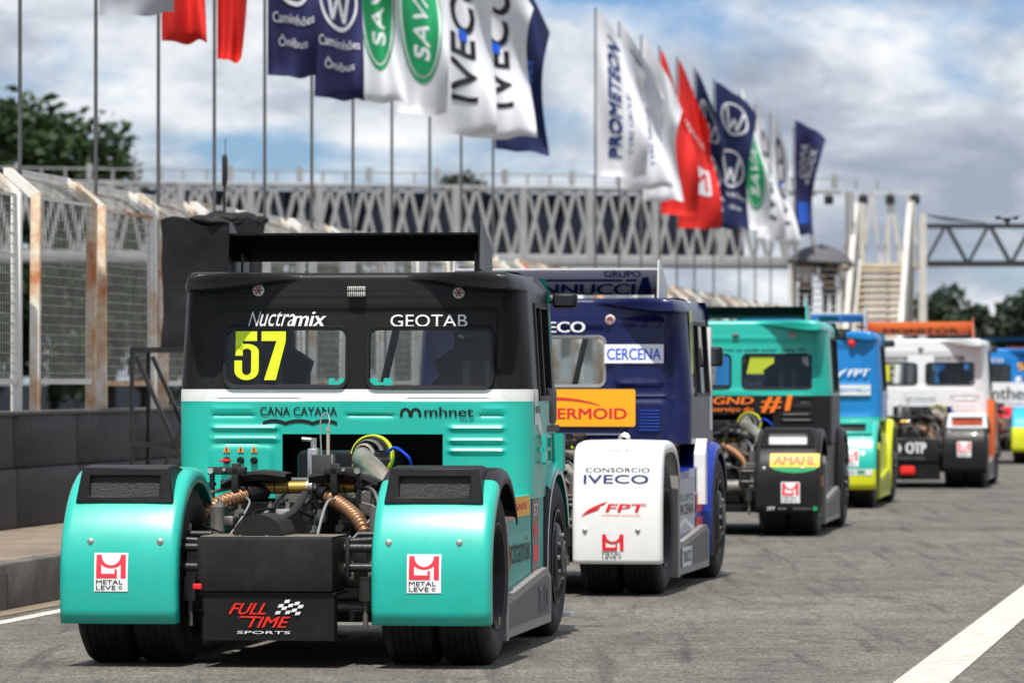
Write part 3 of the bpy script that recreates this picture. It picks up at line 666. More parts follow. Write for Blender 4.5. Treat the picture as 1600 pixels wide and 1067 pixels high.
person(px, py, 3.12, 0, 'person in a white shirt and dark trousers on the stair landing, left one', PRW, BLACKS, [((-.30, -.05, 1.15), (-.2, -.28, 1.1)), ((.28, -.10, 1.2), (.22, -.20, 1.45))])
ux, uy = px + .23, py - .2
px2, py2 = stw(-.6, -1.8)
person(px2, py2, 3.12, .3, 'person in dark clothes on the stair landing, right one', BLACKS, mat('grey trousers', (.12, .12, .13), .8), [((-.28, -.05, 1.15), (-.24, -.28, 1.05)), ((.28, -.05, 1.15), (.24, -.28, 1.05))])
um = thing('umbrella', 'wide grey open umbrella held over the people on the stair landing', 'umbrella', (ux, uy, 4.50))
b = MB(); b.lathe_dir([(.62, .005), (.60, .15), (.55, .35), (.46, .55), (.33, .72), (.18, .86), (.15, .855)], (.14, 0, 0), (.05, 0, 1), 16); b.build('canopy', mat('grey umbrella cloth', (.10, .10, .11), .7), um, 20)
MB().cyl((0, 0, -.05), (.16, 0, .66), .012, 8).build('shaft', BLACKD, um)
dr = thing('drone', 'small dark four rotor drone hovering over the gantry', 'drone', (5.85, 60.5, EYE + 1.92))
MB().box(-.035, .035, -.06, .06, -.03, .02, bev=.01).box(-.02, .02, -.08, -.04, -.06, -.03, bev=.005).build('body', BLACKD, dr)
for i in (-1, 1):
    for j in (-1, 1):
        a = MB().bar((.02 * i, .03 * j, 0), (.11 * i, .10 * j, .015), .014).cyl((.11 * i, .10 * j, 0), (.11 * i, .10 * j, .035), .012, 8).build('arm', BLACKD, dr)
        MB().box(.11 * i - .06, .11 * i + .06, .10 * j - .006, .10 * j + .006, .036, .039).build('rotor', BLACKD, a)

# ------------------------------------------------------------------ covered screen on a stand on the walkway
def ontrack(lat, Y): return (lat + TS * (Y - 40), Y)
sx, sy = -2.67, 45.6
sc = thing('covered_screen', 'boxy equipment wrapped in black tarpaulin on a black frame beside the wall', 'equipment', (sx, sy, .317), R(-10))
b = bmesh.new(); bmesh.ops.create_cube(b, size=1); bmesh.ops.subdivide_edges(b, edges=b.edges[:], cuts=14, use_grid_fill=True)
for v in b.verts:
    c = Vector((v.co.x * .86, v.co.y * .42, v.co.z * 1.16 + 2.14)); n_ = mnoise.noise(c * 3.2) * .03 + mnoise.noise(c * 8) * .012
    sag = .045 * math.cos(v.co.x * 9) * (v.co.z > .49) + .02
    d = Vector((v.co.x, v.co.y, 0)); d = d.normalized() if d.length else d
    v.co = c + d * (n_ - .025 * math.cos(v.co.z * 3)) + Vector((0, 0, -sag if v.co.z > .49 else n_ * .6))
me = bpy.data.meshes.new('tarpaulin'); b.to_mesh(me); b.free(); me.materials.append(CLOTH); me.polygons.foreach_set('use_smooth', [True] * len(me.polygons)); me.set_sharp_from_angle(angle=R(50)); link('tarpaulin', me, sc)
b = bmesh.new(); bmesh.ops.create_icosphere(b, subdivisions=4, radius=1)
for v in b.verts:
    c = v.co.copy(); n_ = 1 + .22 * mnoise.noise(c * 2.1) + .08 * mnoise.noise(c * 6)
    v.co = Vector((.12 + c.x * .36 * n_, c.y * .24 * n_, 2.70 + max(-.3, c.z) * .085 * n_ + .02 * mnoise.noise(c * 4)))
me = bpy.data.meshes.new('flap'); b.to_mesh(me); b.free(); me.materials.append(CLOTH); me.polygons.foreach_set('use_smooth', [True] * len(me.polygons)); link('flap', me, sc)
fr = lambda a, c, w_=.035: MB().bar(a, c, w_).build('frame_tube', BLACKD, sc)
for x in (-.66, .1, .55):
    for y in (-.3, .3): fr((x, y, 0), (x, y, 1.56))
for y in (-.3, .3):
    for z in (.72, 1.56): fr((-.66, y, z), (.55, y, z), .045)
    fr((-.62, y, 1.5), (.02, y, .1)); fr((.08, y, 1.5), (-.55, y, .1))
for z in (.72, 1.56): fr((-.66, -.3, z), (-.66, .3, z)); fr((.55, -.3, z), (.55, .3, z))
an = thing('aerial', 'dark aerial mast rising behind the covered equipment', 'aerial', (-2.62 - .0, 46.6, 0))
MB().tube([(0, 0, .3), (.0, 0, 3.2), (.005, 0, 3.42)], [.018, .014, .010], 8).build('mast', BLACKD, an)
MB().tube([(.003, 0, 3.36), (.005, 0, 3.42), (.008, 0, 3.62), (.010, 0, 3.66)], [.012, .026, .024, .010], 10).tube([(.010, 0, 3.66), (.012, 0, 3.80)], .004, 6).box(-.02, -.012, -.01, .01, 3.38, 3.66).build('antenna_head', BLACKD, an)

# ================================================================== racing trucks
# local frame: x right, y forward, z up, origin on the ground under the rear axle; back of cab at y = YB
YB = 2.04; WB = 3.3; CABF = 3.62
TPK = 1.0
def tp(y): return .06 * TPK * sm(2.25, 3.7, y)
def rr_sdf(x, z, x0, x1, z0, z1, r):
    dx = abs(x - (x0 + x1) / 2) - (x1 - x0) / 2 + r; dz = abs(z - (z0 + z1) / 2) - (z1 - z0) / 2 + r
    return math.hypot(max(dx, 0), max(dz, 0)) + min(max(dx, dz), 0) - r
def make_cab(t, c, step):
    global TPK; TPK = c.get('tp', .4)
    W = c.get('w', 1.085); z0 = c['zb']; zt = 2.25; RC = .13
    wins = c['wins']; bands = c['bands']; op = c.get('open')
    ex = []; ez = [b for b, _ in bands] + [2.128 + .006 * k_ for k_ in range(20)]
    for a, b, d, e in wins: ex += [a, b]; ez += [d, e]
    if op: ex += [op[0], op[1]]; ez += [op[2]]
    xs = lines(-(W - RC), W - RC, step, ex); zs = lines(z0, zt, step, ez + [1.50, 2.05])
    # path nodes: (x, y, nx, ny, u)   u = signed lateral position for the relief
    path = []
    sy = lines(YB + RC, CABF, .28, [2.42, 3.35])
    for y in reversed(sy): path.append((W, y, 1, 0))
    for k in range(1, 8): a = R(k * 90 / 8); path.append((W - RC + RC * math.cos(a), YB + RC - RC * math.sin(a), math.cos(a), -math.sin(a)))
    nb0 = len(path)
    for x in reversed(xs): path.append((x, YB, 0, -1))
    nb1 = len(path) - 1
    for k in range(7, 0, -1): a = R(k * 90 / 8); path.append((-(W - RC + RC * math.cos(a)), YB + RC - RC * math.sin(a), -math.cos(a), -math.sin(a)))
    for y in sy: path.append((-W, y, -1, 0))
    def ear(x): return c.get('ear', .30) * sm(.32, .98, abs(x))
    def prot(x, z, ny):
        if ny > -.05: return 0
        p = 0
        for k in c['relief']:
            if k[0] == 'r': _, x0, x1, a, b, r, h, sf = k; p += h * (1 - sm(-sf, sf, rr_sdf(x, z, x0, x1, a, b, r)))
            else: _, x0, x1, zz, hh, h = k; p += h * math.exp(-((z - zz) / hh) ** 2) * sm(x0 - .02, x0 + .03, x) * (1 - sm(x1 - .03, x1 + .02, x))
        lo_ = 2.150 + .070 * (1 - sm(.3, .95, abs(x))); e = ear(x) * sm(lo_ - .022, lo_, z)
        if e > .002: p = max(p, e)
        # side flanges running down the rear corners
        fl = c.get('flange', .10) * sm(.86, 1.02, abs(x)) * sm(1.40, 2.10, z); p = max(p, fl) if fl > .002 else p
        return p * max(0, -ny)
    V = []; mb = MB(); nP = len(path); nZ = len(zs)
    for z in zs:
        q = (z - (zt - .04)) / .04
        tl_ = .045 * max(0, (z - 1.5) / .75)
        ins = .035 * (1 - math.sqrt(max(0, 1 - q * q))) if q > 0 else 0
        q = (z - (zt - .11)) / .11; insx = .105 * (1 - math.sqrt(max(0, 1 - q * q))) if q > 0 else 0
        ins += tl_; insx += tl_
        for x, y, nx, ny in path:
            p = prot(x, z, ny); V.append((x - nx * insx - (insx * .0 if abs(nx) > .01 else (insx - tl_) * x / W) - (math.copysign(tp(y), x) if abs(nx) == 1 else 0), y - ny * (ins * .9) + ny * p, z))
    F = []; M = []
    for j in range(nZ - 1):
        zc = (zs[j] + zs[j + 1]) / 2; mi = 0
        for b, m in bands:
            if zc < b: mi = m; break
        for i in range(nP - 1):
            xc = (path[i][0] + path[i + 1][0]) / 2; yc = (path[i][1] + path[i + 1][1]) / 2; back = nb0 <= i < nb1
            if back and any(a < xc < b and d < zc < e for a, b, d, e in wins): continue
            if back and op and op[0] < xc < op[1] and zc < op[2]: continue
            if not back and abs(path[i][2]) == 1 and 2.42 < yc < 3.35 and 1.50 < zc < 2.05: continue
            F.append((j * nP + i, j * nP + i + 1, (j + 1) * nP + i + 1, (j + 1) * nP + i)); M.append(mi)
    mb.v = V; mb.f = F; mb.m = M
    cab = mb.build('cab', c['mats'], t, 50)
    # roof skin follows the top ring, dished slightly, running to the windscreen header
    rf = MB(); top = V[(nZ - 1) * nP:]; RV = []
    xs_r = [p[0] for p in top[nb0 - 7:nb1 + 8]]; ys_r = [p[1] for p in top[nb0 - 7:nb1 + 8]]; m_ = len(xs_r)
    rows = [0, .04, .12, .3, .6, 1.0]
    for tq in rows:
        for x, y in zip(xs_r, ys_r): RV.append((x * (1 - .055 * TPK * sm(0, 1, tq)), y + (CABF - .25 - y) * tq, zt + .012 * math.sin(min(1, tq * 4) * 1.57) - .10 * max(0, tq - .6)))
    rf.add(RV, [(r_ * m_ + i, (r_ + 1) * m_ + i, (r_ + 1) * m_ + i + 1, r_ * m_ + i + 1) for r_ in range(len(rows) - 1) for i in range(m_ - 1)])
    rf.build('roof', c['mats'][c.get('roofm', bands[-1][1])], t, 60)
    # front with windscreen opening
    fz = [(z0, CABF), (1.45, CABF), (2.10, CABF - .16), (2.24, CABF - .25)]
    ff = MB(); Wf = W - .002 - .06 * TPK
    for (a, ya), (b, yb) in ((fz[0], fz[1]), (fz[2], fz[3])): ff.add([(-Wf, ya, a), (Wf, ya, a), (Wf - .03, yb, b), (-Wf + .03, yb, b)], [(0, 1, 2, 3)])
    for s in (-1, 1): ff.add([(s * Wf, CABF, 1.45), (s * (Wf - .10), CABF, 1.45), (s * (Wf - .12), CABF - .16, 2.10), (s * (Wf - .02), CABF - .16, 2.10)], [(0, 1, 2, 3)])
    fr = ff.build('front_panel', c['mats'][bands[0][1]], t)
    MB().add([(-Wf + .1, CABF - .01, 1.45), (Wf - .1, CABF - .01, 1.45), (Wf - .12, CABF - .17, 2.10), (-Wf + .12, CABF - .17, 2.10)], [(0, 1, 2, 3)]).build('windscreen', GLASS, fr)
    # floor, dash and engine tunnel inside
    MB().box(-W + .03, W - .03, YB + .12, CABF - .02, 1.28, 1.32).box(-W + .04, W - .04, CABF - .45, CABF - .05, 1.32, 1.56, bev=.03).box(-.35, .35, 2.3, CABF - .4, 1.32, 1.42, bev=.03).build('interior_floor', BLACKS, t)
    if op: MB().box(op[0] - .05, op[1] + .05, YB + .55, YB + .58, z0 - .1, op[2] + .02).box(op[0] - .06, op[0] - .04, YB + .03, YB + .58, z0, op[2] + .02).box(op[1] + .04, op[1] + .06, YB + .03, YB + .58, z0, op[2] + .02).build('bulkhead', BLACKS, t)
    cage = MB()
    for s in (-1, 1): cage.tube([(s * .92, 2.3, 1.32), (s * .86, 2.3, 2.12), (s * .86, CABF - .4, 2.12), (s * .98, CABF - .2, 1.45)], .022, 8)
    cage.tube([(-.86, 2.3, 2.12), (.86, 2.3, 2.12)], .022, 8).tube([(.27, 2.3, 2.12), (.08, 2.34, 1.34)], .024, 8).tube([(.86, 3.3, 2.1), (.2, 3.4, 1.5)], .02, 8)
    cage.build('roll_cage', BLACKD, t)
    # seats with harness
    for sx_ in c.get('seats', (.5, -.52)):
        s = MB(); pr = [(-.20, 1.36), (.20, 1.36), (.25, 1.50), (.24, 1.62), (.27, 1.72), (.20, 1.77), (.15, 1.80), (.15, 1.90), (.10, 1.94), (-.10, 1.94), (-.15, 1.90), (-.15, 1.80), (-.20, 1.77), (-.27, 1.72), (-.24, 1.62), (-.25, 1.50)]
        s.prism([(x + sx_, z) for x, z in pr], 2.75, 2.88); so_ = s.build('seat', SEAT, t)
        for q in (-.07, .07): MB().box(sx_ + q - .025, sx_ + q + .025, 2.735, 2.745, 1.40, 1.72).build('belt', BELT, so_)
        MB().box(sx_ - .22, sx_ + .22, 2.88, 3.2, 1.34, 1.46, bev=.04).build('cushion', SEAT, so_)
    MB().lathe_dir([(0, .17), (.01, .185), (.03, .185), (.04, .17)], (-.66, 3.25, 1.60), (0, -.9, .35), 20).build('steering_wheel', BLACKS, t)
    # rear windows: gasket + pane
    for a, b, d, e in wins:
        g = MB(); n = 7
        def loop(off, r, yy):
            P = []
            for cx, cz, a0 in ((b + off - r, d - off + r, -90), (b + off - r, e + off - r, 0), (a - off + r, e + off - r, 90), (a - off + r, d - off + r, 180)):
                for k in range(n): an = R(a0 + k * 90 / (n - 1)); P.append((cx + r * math.cos(an), yy(cz + r * math.sin(an)), cz + r * math.sin(an)))
            return P
        base = lambda z: YB + .0405 * max(0, (z - 1.5) / .75) - (c.get('winprot', 0))
        l1 = loop(-.012, .045, lambda z: base(z) + .03); l2 = loop(-.008, .05, lambda z: base(z) - .012); l3 = loop(.012, .065, lambda z: base(z) - .016); l4 = loop(.020, .07, lambda z: base(z) + .01)
        m = len(l1); o = []
        for k, lp in enumerate((l1, l2, l3, l4)): g.v += lp
        for r_ in range(3):
            for i in range(m): g.f.append((r_ * m + i, r_ * m + (i + 1) % m, (r_ + 1) * m + (i + 1) % m, (r_ + 1) * m + i)); g.m.append(0)
        wf = g.build('rear_window', c.get('gask', GASKET), t, 40)
        p = MB(); lp = loop(-.005, .05, lambda z: base(z) + .012); p.add(lp, [tuple(range(m))]); p.build('pane', GLASS, wf)
    # side windows, doors lines
    for s in (-1, 1):
        x = s * (W - .012); X_ = lambda y: x - s * tp(y)
        ins = lambda z: .045 * max(0, (z - 1.5) / .75)
        sw = MB().add([(X_(y_) - s * ins(z_), y_, z_) for z_ in (1.50, 2.05) for y_ in (2.42, 2.65, 2.88, 3.12, 3.35)], [(i, i + 1, i + 6, i + 5) for i in range(4)]).build('side_window', DGLASS, t)
        f = MB()
        for p0, p1 in (((2.40, 1.49), (2.40, 2.07)), ((3.37, 1.49), (3.37, 2.07)), ((2.40, 2.06), (2.9, 2.06)), ((2.9, 2.06), (3.37, 2.06)), ((2.40, 1.49), (2.9, 1.49)), ((2.9, 1.49), (3.37, 1.49)), ((2.74, 1.49), (2.74, 2.06))):
            f.bar((X_(p0[0]) + s * .008 - s * ins(p0[1]), p0[0], p0[1]), (X_(p1[0]) + s * .008 - s * ins(p1[1]), p1[0], p1[1]), .03, .03)
        f.build('frame', BLACKS, sw)
    # sun visor / roof ear ahead on the right, seen past the roof edge
    MB().prism([(2.7, 2.15), (3.2, 2.11), (3.42, 2.08), (3.46, 2.12), (3.38, 2.165), (3.2, 2.205), (2.95, 2.235), (2.75, 2.24)], W - .17, W - .085, 'x').build('roof_fairing', c.get('fairm', BLACKG), t)
    return cab

def make_lamp(t, x, z, y, r=.035, red=True):
    o = MB().lathe_dir([(.004, r * .2), (.018, r * .35), (.020, r * .8), (.012, r), (0, r * 1.05)], (x, y, z), (0, -1, 0), 20).build('marker_light', LAMPW, t)
    d = MB()
    for k in range(6): a = R(k * 60); d.lathe_dir([(.0, r * .22), (.004, r * .2), (.0041, .0005)], (x + r * .55 * math.cos(a), y - .0195, z + r * .55 * math.sin(a)), (0, -1, 0), 8)
    d.lathe_dir([(.0, r * .16), (.004, r * .14), (.0041, .0005)], (x, y - .0195, z), (0, -1, 0), 8); d.build('bulb', LAMPR, o)

def tyre_prof(w, r, rim, grooves=5):
    P = [(-w / 2 + .03, rim - .005), (-w / 2 + .005, rim + .03), (-w / 2 - .010, rim + .10), (-w / 2 - .004, r - .06), (-w / 2 + .015, r - .018), (-w / 2 + .035, r - .004)]
    a, b = -w / 2 + .045, w / 2 - .045
    for k in range(grooves):
        c = a + (b - a) * (k + .5) / grooves; P += [(c - .007, r), (c - .004, r - .007), (c + .004, r - .007), (c + .007, r)]
    return P + [(-x, y) for x, y in reversed(P[:6])]
def rear_wheel(t, s, n, num=None):
    e = empty('wheel', t)
    for cx in (.712, 1.022):
        MB().lathe_x(tyre_prof(.288, .502, .295), 0, .5, n, x0=s * cx).build('tyre', RUBBER, e)
    x = s * 1.022
    P = [(s * .150, .300), (s * .150, .292), (s * .135, .285), (s * .12, .272), (s * -.03, .262), (s * -.05, .20), (s * -.045, .15), (s * .02, .13), (s * .025, .06), (s * .03, .001)]
    rm = MB().lathe_x(P, 0, .5, n, x0=x); rm.build('rim', BLACKG, e)
    nb = MB()
    for k in range(10): a = R(36 * k); nb.cyl((x - s * .05, .165 * math.cos(a), .5 + .165 * math.sin(a)), (x - s * .015, .165 * math.cos(a), .5 + .165 * math.sin(a)), .014, 6)
    nb.build('wheel_nuts', ALU, e)
    MB().lathe_x([(s * .14, .24), (s * .10, .02), (s * -.05, .02)], 0, .5, 24, x0=s * .712 - s * .28).build('brake_disc', DIRTM, e)
    return e
def front_wheel(t, s, n, c):
    e = empty('wheel', t); x = s * (.92 + c.get('fx', .10))
    MB().lathe_x(tyre_prof(.33, .495, .295), WB, .495, n, x0=x).build('tyre', RUBBER, e)
    P = [(s * .17, .300), (s * .172, .285), (s * .15, .275), (s * .11, .262), (s * .13, .235), (s * .17, .205), (s * .185, .165), (s * .185, .12), (s * .205, .105), (s * .212, .05), (s * .214, .001)]
    MB().lathe_x(P, WB, .495, n, x0=x).build('rim', BLACKG, e)
    nb = MB()
    for k in range(10): a = R(36 * k); nb.cyl((x + s * .16, WB + .142 * math.cos(a), .495 + .142 * math.sin(a)), (x + s * .20, WB + .142 * math.cos(a), .495 + .142 * math.sin(a)), .013, 6)
    nb.build('wheel_nuts', ALU, e); return e

BOXP = [(-.625, .245), (-.633, .35), (-.635, .50), (-.628, .66), (-.610, .80), (-.585, .92), (-.555, 1.02), (-.52, 1.085), (-.47, 1.122), (-.40, 1.138), (-.20, 1.150), (0, 1.150), (.18, 1.13), (.33, 1.08), (.45, .99), (.53, .88)]
def fender_y(z, prof=None):
    if prof:
        for (ya, za), (yb, zb) in zip(prof, prof[1:]):
            if za <= z <= zb and zb > za: return ya + (yb - ya) * (z - za) / (zb - za)
        return prof[0][0]
    return -.635 if z <= .5 else -.635 * math.sqrt(max(.0, 1 - ((z - .5) / .605) ** 2))
def rear_fender(t, s, c, n=28):
    x0, x1 = .548, 1.215; zb = .245; Rr = .635
    path = [(-Rr + .012, zb), (-Rr + .004, zb + .08), (-Rr, zb + .17)]
    for k in range(n + 1):
        a = R(180 - 148 * k / n); path.append((Rr * math.cos(a), .5 + .605 * math.sin(a)))
    if c.get('fprof'): path = [tuple(p)[:2] for p in [(q.x, q.y) for q in spline([(a, b, 0) for a, b in c['fprof']], 3)]]
    cs = [(0, .085), (.0, .05), (.004, .028), (.014, .011), (.032, .002), (.055, 0)]
    W = x1 - x0; cs = cs + [(W / 3, -.004), (W * 2 / 3, -.004)] + [(W - a, b) for a, b in reversed(cs)]
    mb = MB(); m = len(cs); split = c.get('fsplitR') if s > 0 and c.get('fsplitR') else c.get('fsplit')
    for i, (y, z) in enumerate(path):
        a, b = path[max(i - 1, 0)], path[min(i + 1, len(path) - 1)]; d = Vector((b[0] - a[0], b[1] - a[1])).normalized(); nx, nz = -d.y, d.x   # outward
        for cx, dp in cs: mb.v.append((s * (x0 + cx), y - nx * dp, z - nz * dp))
    for i in range(len(path) - 1):
        zc = (path[i][1] + path[i + 1][1]) / 2
        for j in range(m - 1):
            mb.f.append((i * m + j, i * m + j + 1, (i + 1) * m + j + 1, (i + 1) * m + j))
            mi = 0
            if split:
                if split[0] == 'y' and (path[i][0] > split[1]): mi = 1
                if split[0] == 'z' and zc < split[1]: mi = 1
            mb.m.append(mi)
    # normals: outward depends on the sign; orientation is recalculated
    fm = c['fmats']; o = mb.build('rear_fender', fm if isinstance(fm, list) else [fm, BLACKG], t, 60)
    md = o.modifiers.new('t', 'SOLIDIFY'); md.thickness = .007; md.offset = 0
    for bx in (.645, 1.041):
        yb = fender_y(c.get('boltz', .70), c.get('fprof')) - .004; bz = c.get('boltz', .70)
        MB().lathe_dir([(0, .020), (.004, .020), (.008, .012), (.014, .011), (.015, .001)], (s * bx, yb, bz), (0, -1, 0), 12).build('bolt', ALU, o)
    if c.get('fbox'):
        zt_, zb_ = 1.112, c['fbox'].get('zb', .918); xa, xb = c['fbox'].get('x', (.628, 1.125))
        # black cooling box wrapped over the crest of the fender
        ya = fender_y(.93) - .035; yt = ya + .045
        B = MB()
        P = lambda x, y, z: (s * x, y, z)
        ha, hb, hc, hd = xa + .052, xb - .048, zb_ + .032, zt_ - .048
        yy = lambda z: ya + (yt - ya) * (z - zb_) / (zt_ - zb_)
        vs_ = [P(xa - .03, yy(zb_), zb_), P(xb + .03, yy(zb_), zb_), P(xb, yt, zt_), P(xa, yt, zt_), P(ha, yy(hc), hc), P(hb, yy(hc), hc), P(hb, yy(hd), hd), P(ha, yy(hd), hd),
               P(ha, yy(hc) + .035, hc), P(hb, yy(hc) + .035, hc), P(hb, yy(hd) + .035, hd), P(ha, yy(hd) + .035, hd),
               P(xa - .03, ya + .45, zb_ + .16), P(xb + .03, ya + .45, zb_ + .16), P(xb, yt + .22, zt_ + .012), P(xa, yt + .22, zt_ + .012), P(xa - .03, ya + .20, zb_ + .0), P(xb + .03, ya + .20, zb_ + .0)]
        B.add(vs_, [(0, 1, 5, 4), (1, 2, 6, 5), (2, 3, 7, 6), (3, 0, 4, 7), (4, 5, 9, 8), (5, 6, 10, 9), (6, 7, 11, 10), (7, 4, 8, 11), (3, 2, 14, 15), (15, 14, 13, 12), (0, 3, 15, 16), (1, 17, 14, 2), (16, 15, 12), (17, 13, 14)])
        ob = B.build('cooling_box', c['fbox'].get('mat', BLACKS), o, 20); b2 = ob.modifiers.new('b', 'BEVEL'); b2.width = .008; b2.segments = 2
        hm = c['fbox'].get('hole', mat('vent mesh', (.03, .03, .03), .5, var=.4, vscale=80, bump=.6, bscale=90))
        MB().add([P(ha, yy(hc) + .033, hc), P(hb, yy(hc) + .033, hc), P(hb, yy(hd) + .033, hd), P(ha, yy(hd) + .033, hd)], [(0, 1, 2, 3)]).build('vent', hm, ob)
    # inner mudguard plate closes the wheel well towards the frame
    return o

def fender_print(t, p, prof=None, name='sticker'):
    p.build(name, lambda u, v, o: (u, fender_y(v, prof) - .008 - o, v), t, cut=(0, .03))

def make_wing(t, c):
    x0, x1, za, zb = c['wing']; y0 = 2.45; ch = .34; m = c.get('wmat', WINGK)
    # thin cambered blade, trailing edge towards the rear and raised; end plates
    P = []; n = 12
    for k in range(n + 1):
        u = k / n; P.append((y0 + ch * u, zb - (zb - za) * (u ** .85) ))
    th = .016; poly = [(y, z + th * math.sin(min(1, (i + .5) / n) * math.pi) + .006) for i, (y, z) in enumerate(P)] + [(y, z - .006) for y, z in reversed(P)]
    w_ = MB().prism(poly, x0, x1, 'x').build('wing', m, t, 30)
    for s, x in ((-1, x0), (1, x1)):
        e = MB().prism([(2.38, za - .06), (2.95, za - .09), (2.93, za + .08), (2.50, zb + .075), (2.42, zb + .07)], x - .006, x + .006, 'x').build('end_plate', c.get('epmat', WINGK), w_)
    for x in (x0 + .05, x1 - .05): MB().box(x - .008, x + .008, y0 + .15, y0 + .34, 2.23, za + .04).build('wing_support', BLACKD, w_)
    if c.get('wprint'):
        s_ = (zb - za) / ch
        def f(u, v, o):
            uu = ((zb - v) / (zb - za)) ** (1 / .85); return (u, y0 + ch * uu - o - .012, v - .006)
        c['wprint'](Print()).build('sticker', f, w_, cut=(0, .012))
    return w_

def hose(t, pts, r, m, name, parent=None, rib=True, pitch=.032):
    S = spline(pts, 14); L_ = [0]
    for a, b in zip(S, S[1:]): L_.append(L_[-1] + (b - a).length)
    n = int(L_[-1] / (pitch / 6)); P = []; Rr = []; j = 0
    for k in range(n + 1):
        d = L_[-1] * k / n
        while j < len(L_) - 2 and L_[j + 1] < d: j += 1
        u = (d - L_[j]) / max(1e-9, L_[j + 1] - L_[j]); P.append(S[j].lerp(S[j + 1], min(1, max(0, u)))); Rr.append(r * (1 + (.20 * math.cos(2 * math.pi * k / 6) if rib else 0)))
    return MB().tube(P, Rr, 14).build(name, m, parent or t, 80)

def engine_bay(t, c, full=True):
    for s in (-1, 1): MB().box(s * .40 - .04, s * .40 + .04, -.10, 3.8, .50, .68, bev=.008).build('chassis_rail', BLACKD, t)
    MB().cyl((-.60, 0, .5), (.60, 0, .5), .075, 16).lathe_dir([(-.2, .1), (-.12, .19), (.0, .23), (.12, .19), (.2, .1)], (0, 0, .5), (1, .0, 0), 20).build('rear_axle', DIRTM, t)
    MB().box(-.30, .30, 1.75, 3.2, .62, 1.18, bev=.04).box(-.2, .2, 1.4, 1.75, .55, .95, bev=.05).build('engine_block', WINGK, t)
    MB().box(-.55, .55, -.15, 3.6, .24, .30).build('belly_pan', BLACKS, t)
    MB().box(-1.02, 1.02, 1.2, 1.25, .30, .88).build('firewall', BLACKS, t) if full else None
    k = c['tank']
    tk = MB().box(k[0], k[1], -.60, -.12, k[3], k[4], bev=.014).build('water_tank', c.get('tankm', BLACKM), t)
    lb = MB().box(k[0] + .01, k[1] + .01, -.575, -.565, k[2], k[3] - .004).box(k[0] + .01, k[1] + .01, -.565, -.15, k[2], k[2] + .012).box(k[1], k[1] + .01, -.575, -.50, k[2], k[3]).box(k[0] + .01, k[0] + .02, -.575, -.2, k[2], k[3]).box(k[0] - .0, k[1] + .015, -.585, -.16, k[3] - .016, k[3] - .004)
    lb.build('diffuser_box', BLACKS, t)
    MB().box(k[0] + .004, k[1] - .004, -.585, -.125, k[4] + .001, k[4] + .006, bev=.002).build('lid', mat('dusty lid', (.16, .14, .115), .6, var=.3, dirt=.4), tk)
    # suspension links either side of the tank
    for s in (-1, 1):
        m = MB()
        xo = .36 if s > 0 else -.44
        for z in (.665, .555): m.tube([(xo + s * .0, -.38, z), (xo + s * .20, -.38, z)], .026, 12)
        m.tube([(xo + s * .02, -.36, .70), (xo + s * .20, -.36, .71)], .020, 10)
        for x in (.02, .17): m.box(xo + s * x - .012, xo + s * x + .012, -.42, -.34, .50, .72, bev=.004)
        m.build('suspension_link', BLACKD, t)
        MB().cyl((xo + s * .21, -.38, .555), (xo + s * .235, -.38, .555), .022, 6).cyl((xo + s * .21, -.38, .665), (xo + s * .225, -.38, .665), .015, 8).build('bolt', ALU, t)
        MB().box(xo + s * .10 - .035, xo + s * .10 + .035, -.30, -.24, .36, .50, bev=.01).cyl((xo + s * .10, -.27, .22), (xo + s * .10, -.27, .36), .016, 10).build('damper', DIRTM, t)
        MB().cyl((s * .42, -.25, .735), (s * .62, -.25, .735), .020, 12).build('cross_tube', BLACKD, t)
        MB().cyl((s * .46, .10, .55), (s * .46, .10, .88), .04, 14).cyl((s * .46, .10, .50), (s * .46, .10, .60), .062, 14).build('shock_absorber', DIRTM, t)
    # starter style motor housing lying on the tank
    mh = MB(); x0 = (k[0] + k[1]) / 2 - .20
    D = [(x0 + .14 + .14 * math.cos(R(a)), k[4] + .01 + .115 * math.sin(R(a))) for a in range(0, 181, 15)]
    mh.prism(D, -.52, -.12, 'y'); mh.build('motor_housing', BLACKM, t)
    MB().tube(spline([(x0 + .16, -.12, k[4] + .07), (x0 + .22, .1, k[4] + .12), (x0 + .26, .3, k[4] + .22)], 5), .024, 12).build('housing_pipe', BLACKD, t)
    for x in (.12, .30, .5, .72, .9): MB().cyl((k[0] + (k[1] - k[0]) * x, -.57, k[4]), (k[0] + (k[1] - k[0]) * x, -.57, k[4] + .012), .009, 6).build('bolt', ALU, t)
    # turbo with banded compressor, and its downpipe
    tx, tz = c['turbo']; ty = 1.75
    tb = MB().lathe_dir([(.10, .085), (.06, .10), (.0, .118), (-.05, .124), (-.10, .118), (-.12, .08)], (tx, ty, tz), (-.15, -1, .12), 30).build('turbo', ALU, t, 30)
    MB().lathe_dir([(.012, .122), (.012, .131), (-.022, .136), (-.022, .125)], (tx, ty, tz), (-.15, -1, .12), 36).build('turbo_band', YELL, tb, 30)
    MB().lathe_dir([(.06, .102), (.062, .108), (.03, .117), (.026, .115)], (tx, ty, tz), (-.15, -1, .12), 30).build('turbo_ring', BLACKS, tb)
    MB().lathe_dir([(.085, .055), (.14, .060), (.15, .064), (.16, .060), (.17, .05)], (tx, ty, tz), (-.15, -1, .12), 24).build('clamp', STEEL, tb)
    MB().tube(spline([(tx - .03, ty - .14, tz), (tx - .01, ty - .28, tz - .02), (tx + .08, ty - .50, tz - .05), (tx + .20, ty - .75, tz - .13), (tx + .36, ty - 1.0, tz - .25)], 6), .060, 18).build('downpipe', STEEL, t)
    for kx in (.35, .75): 
        pass
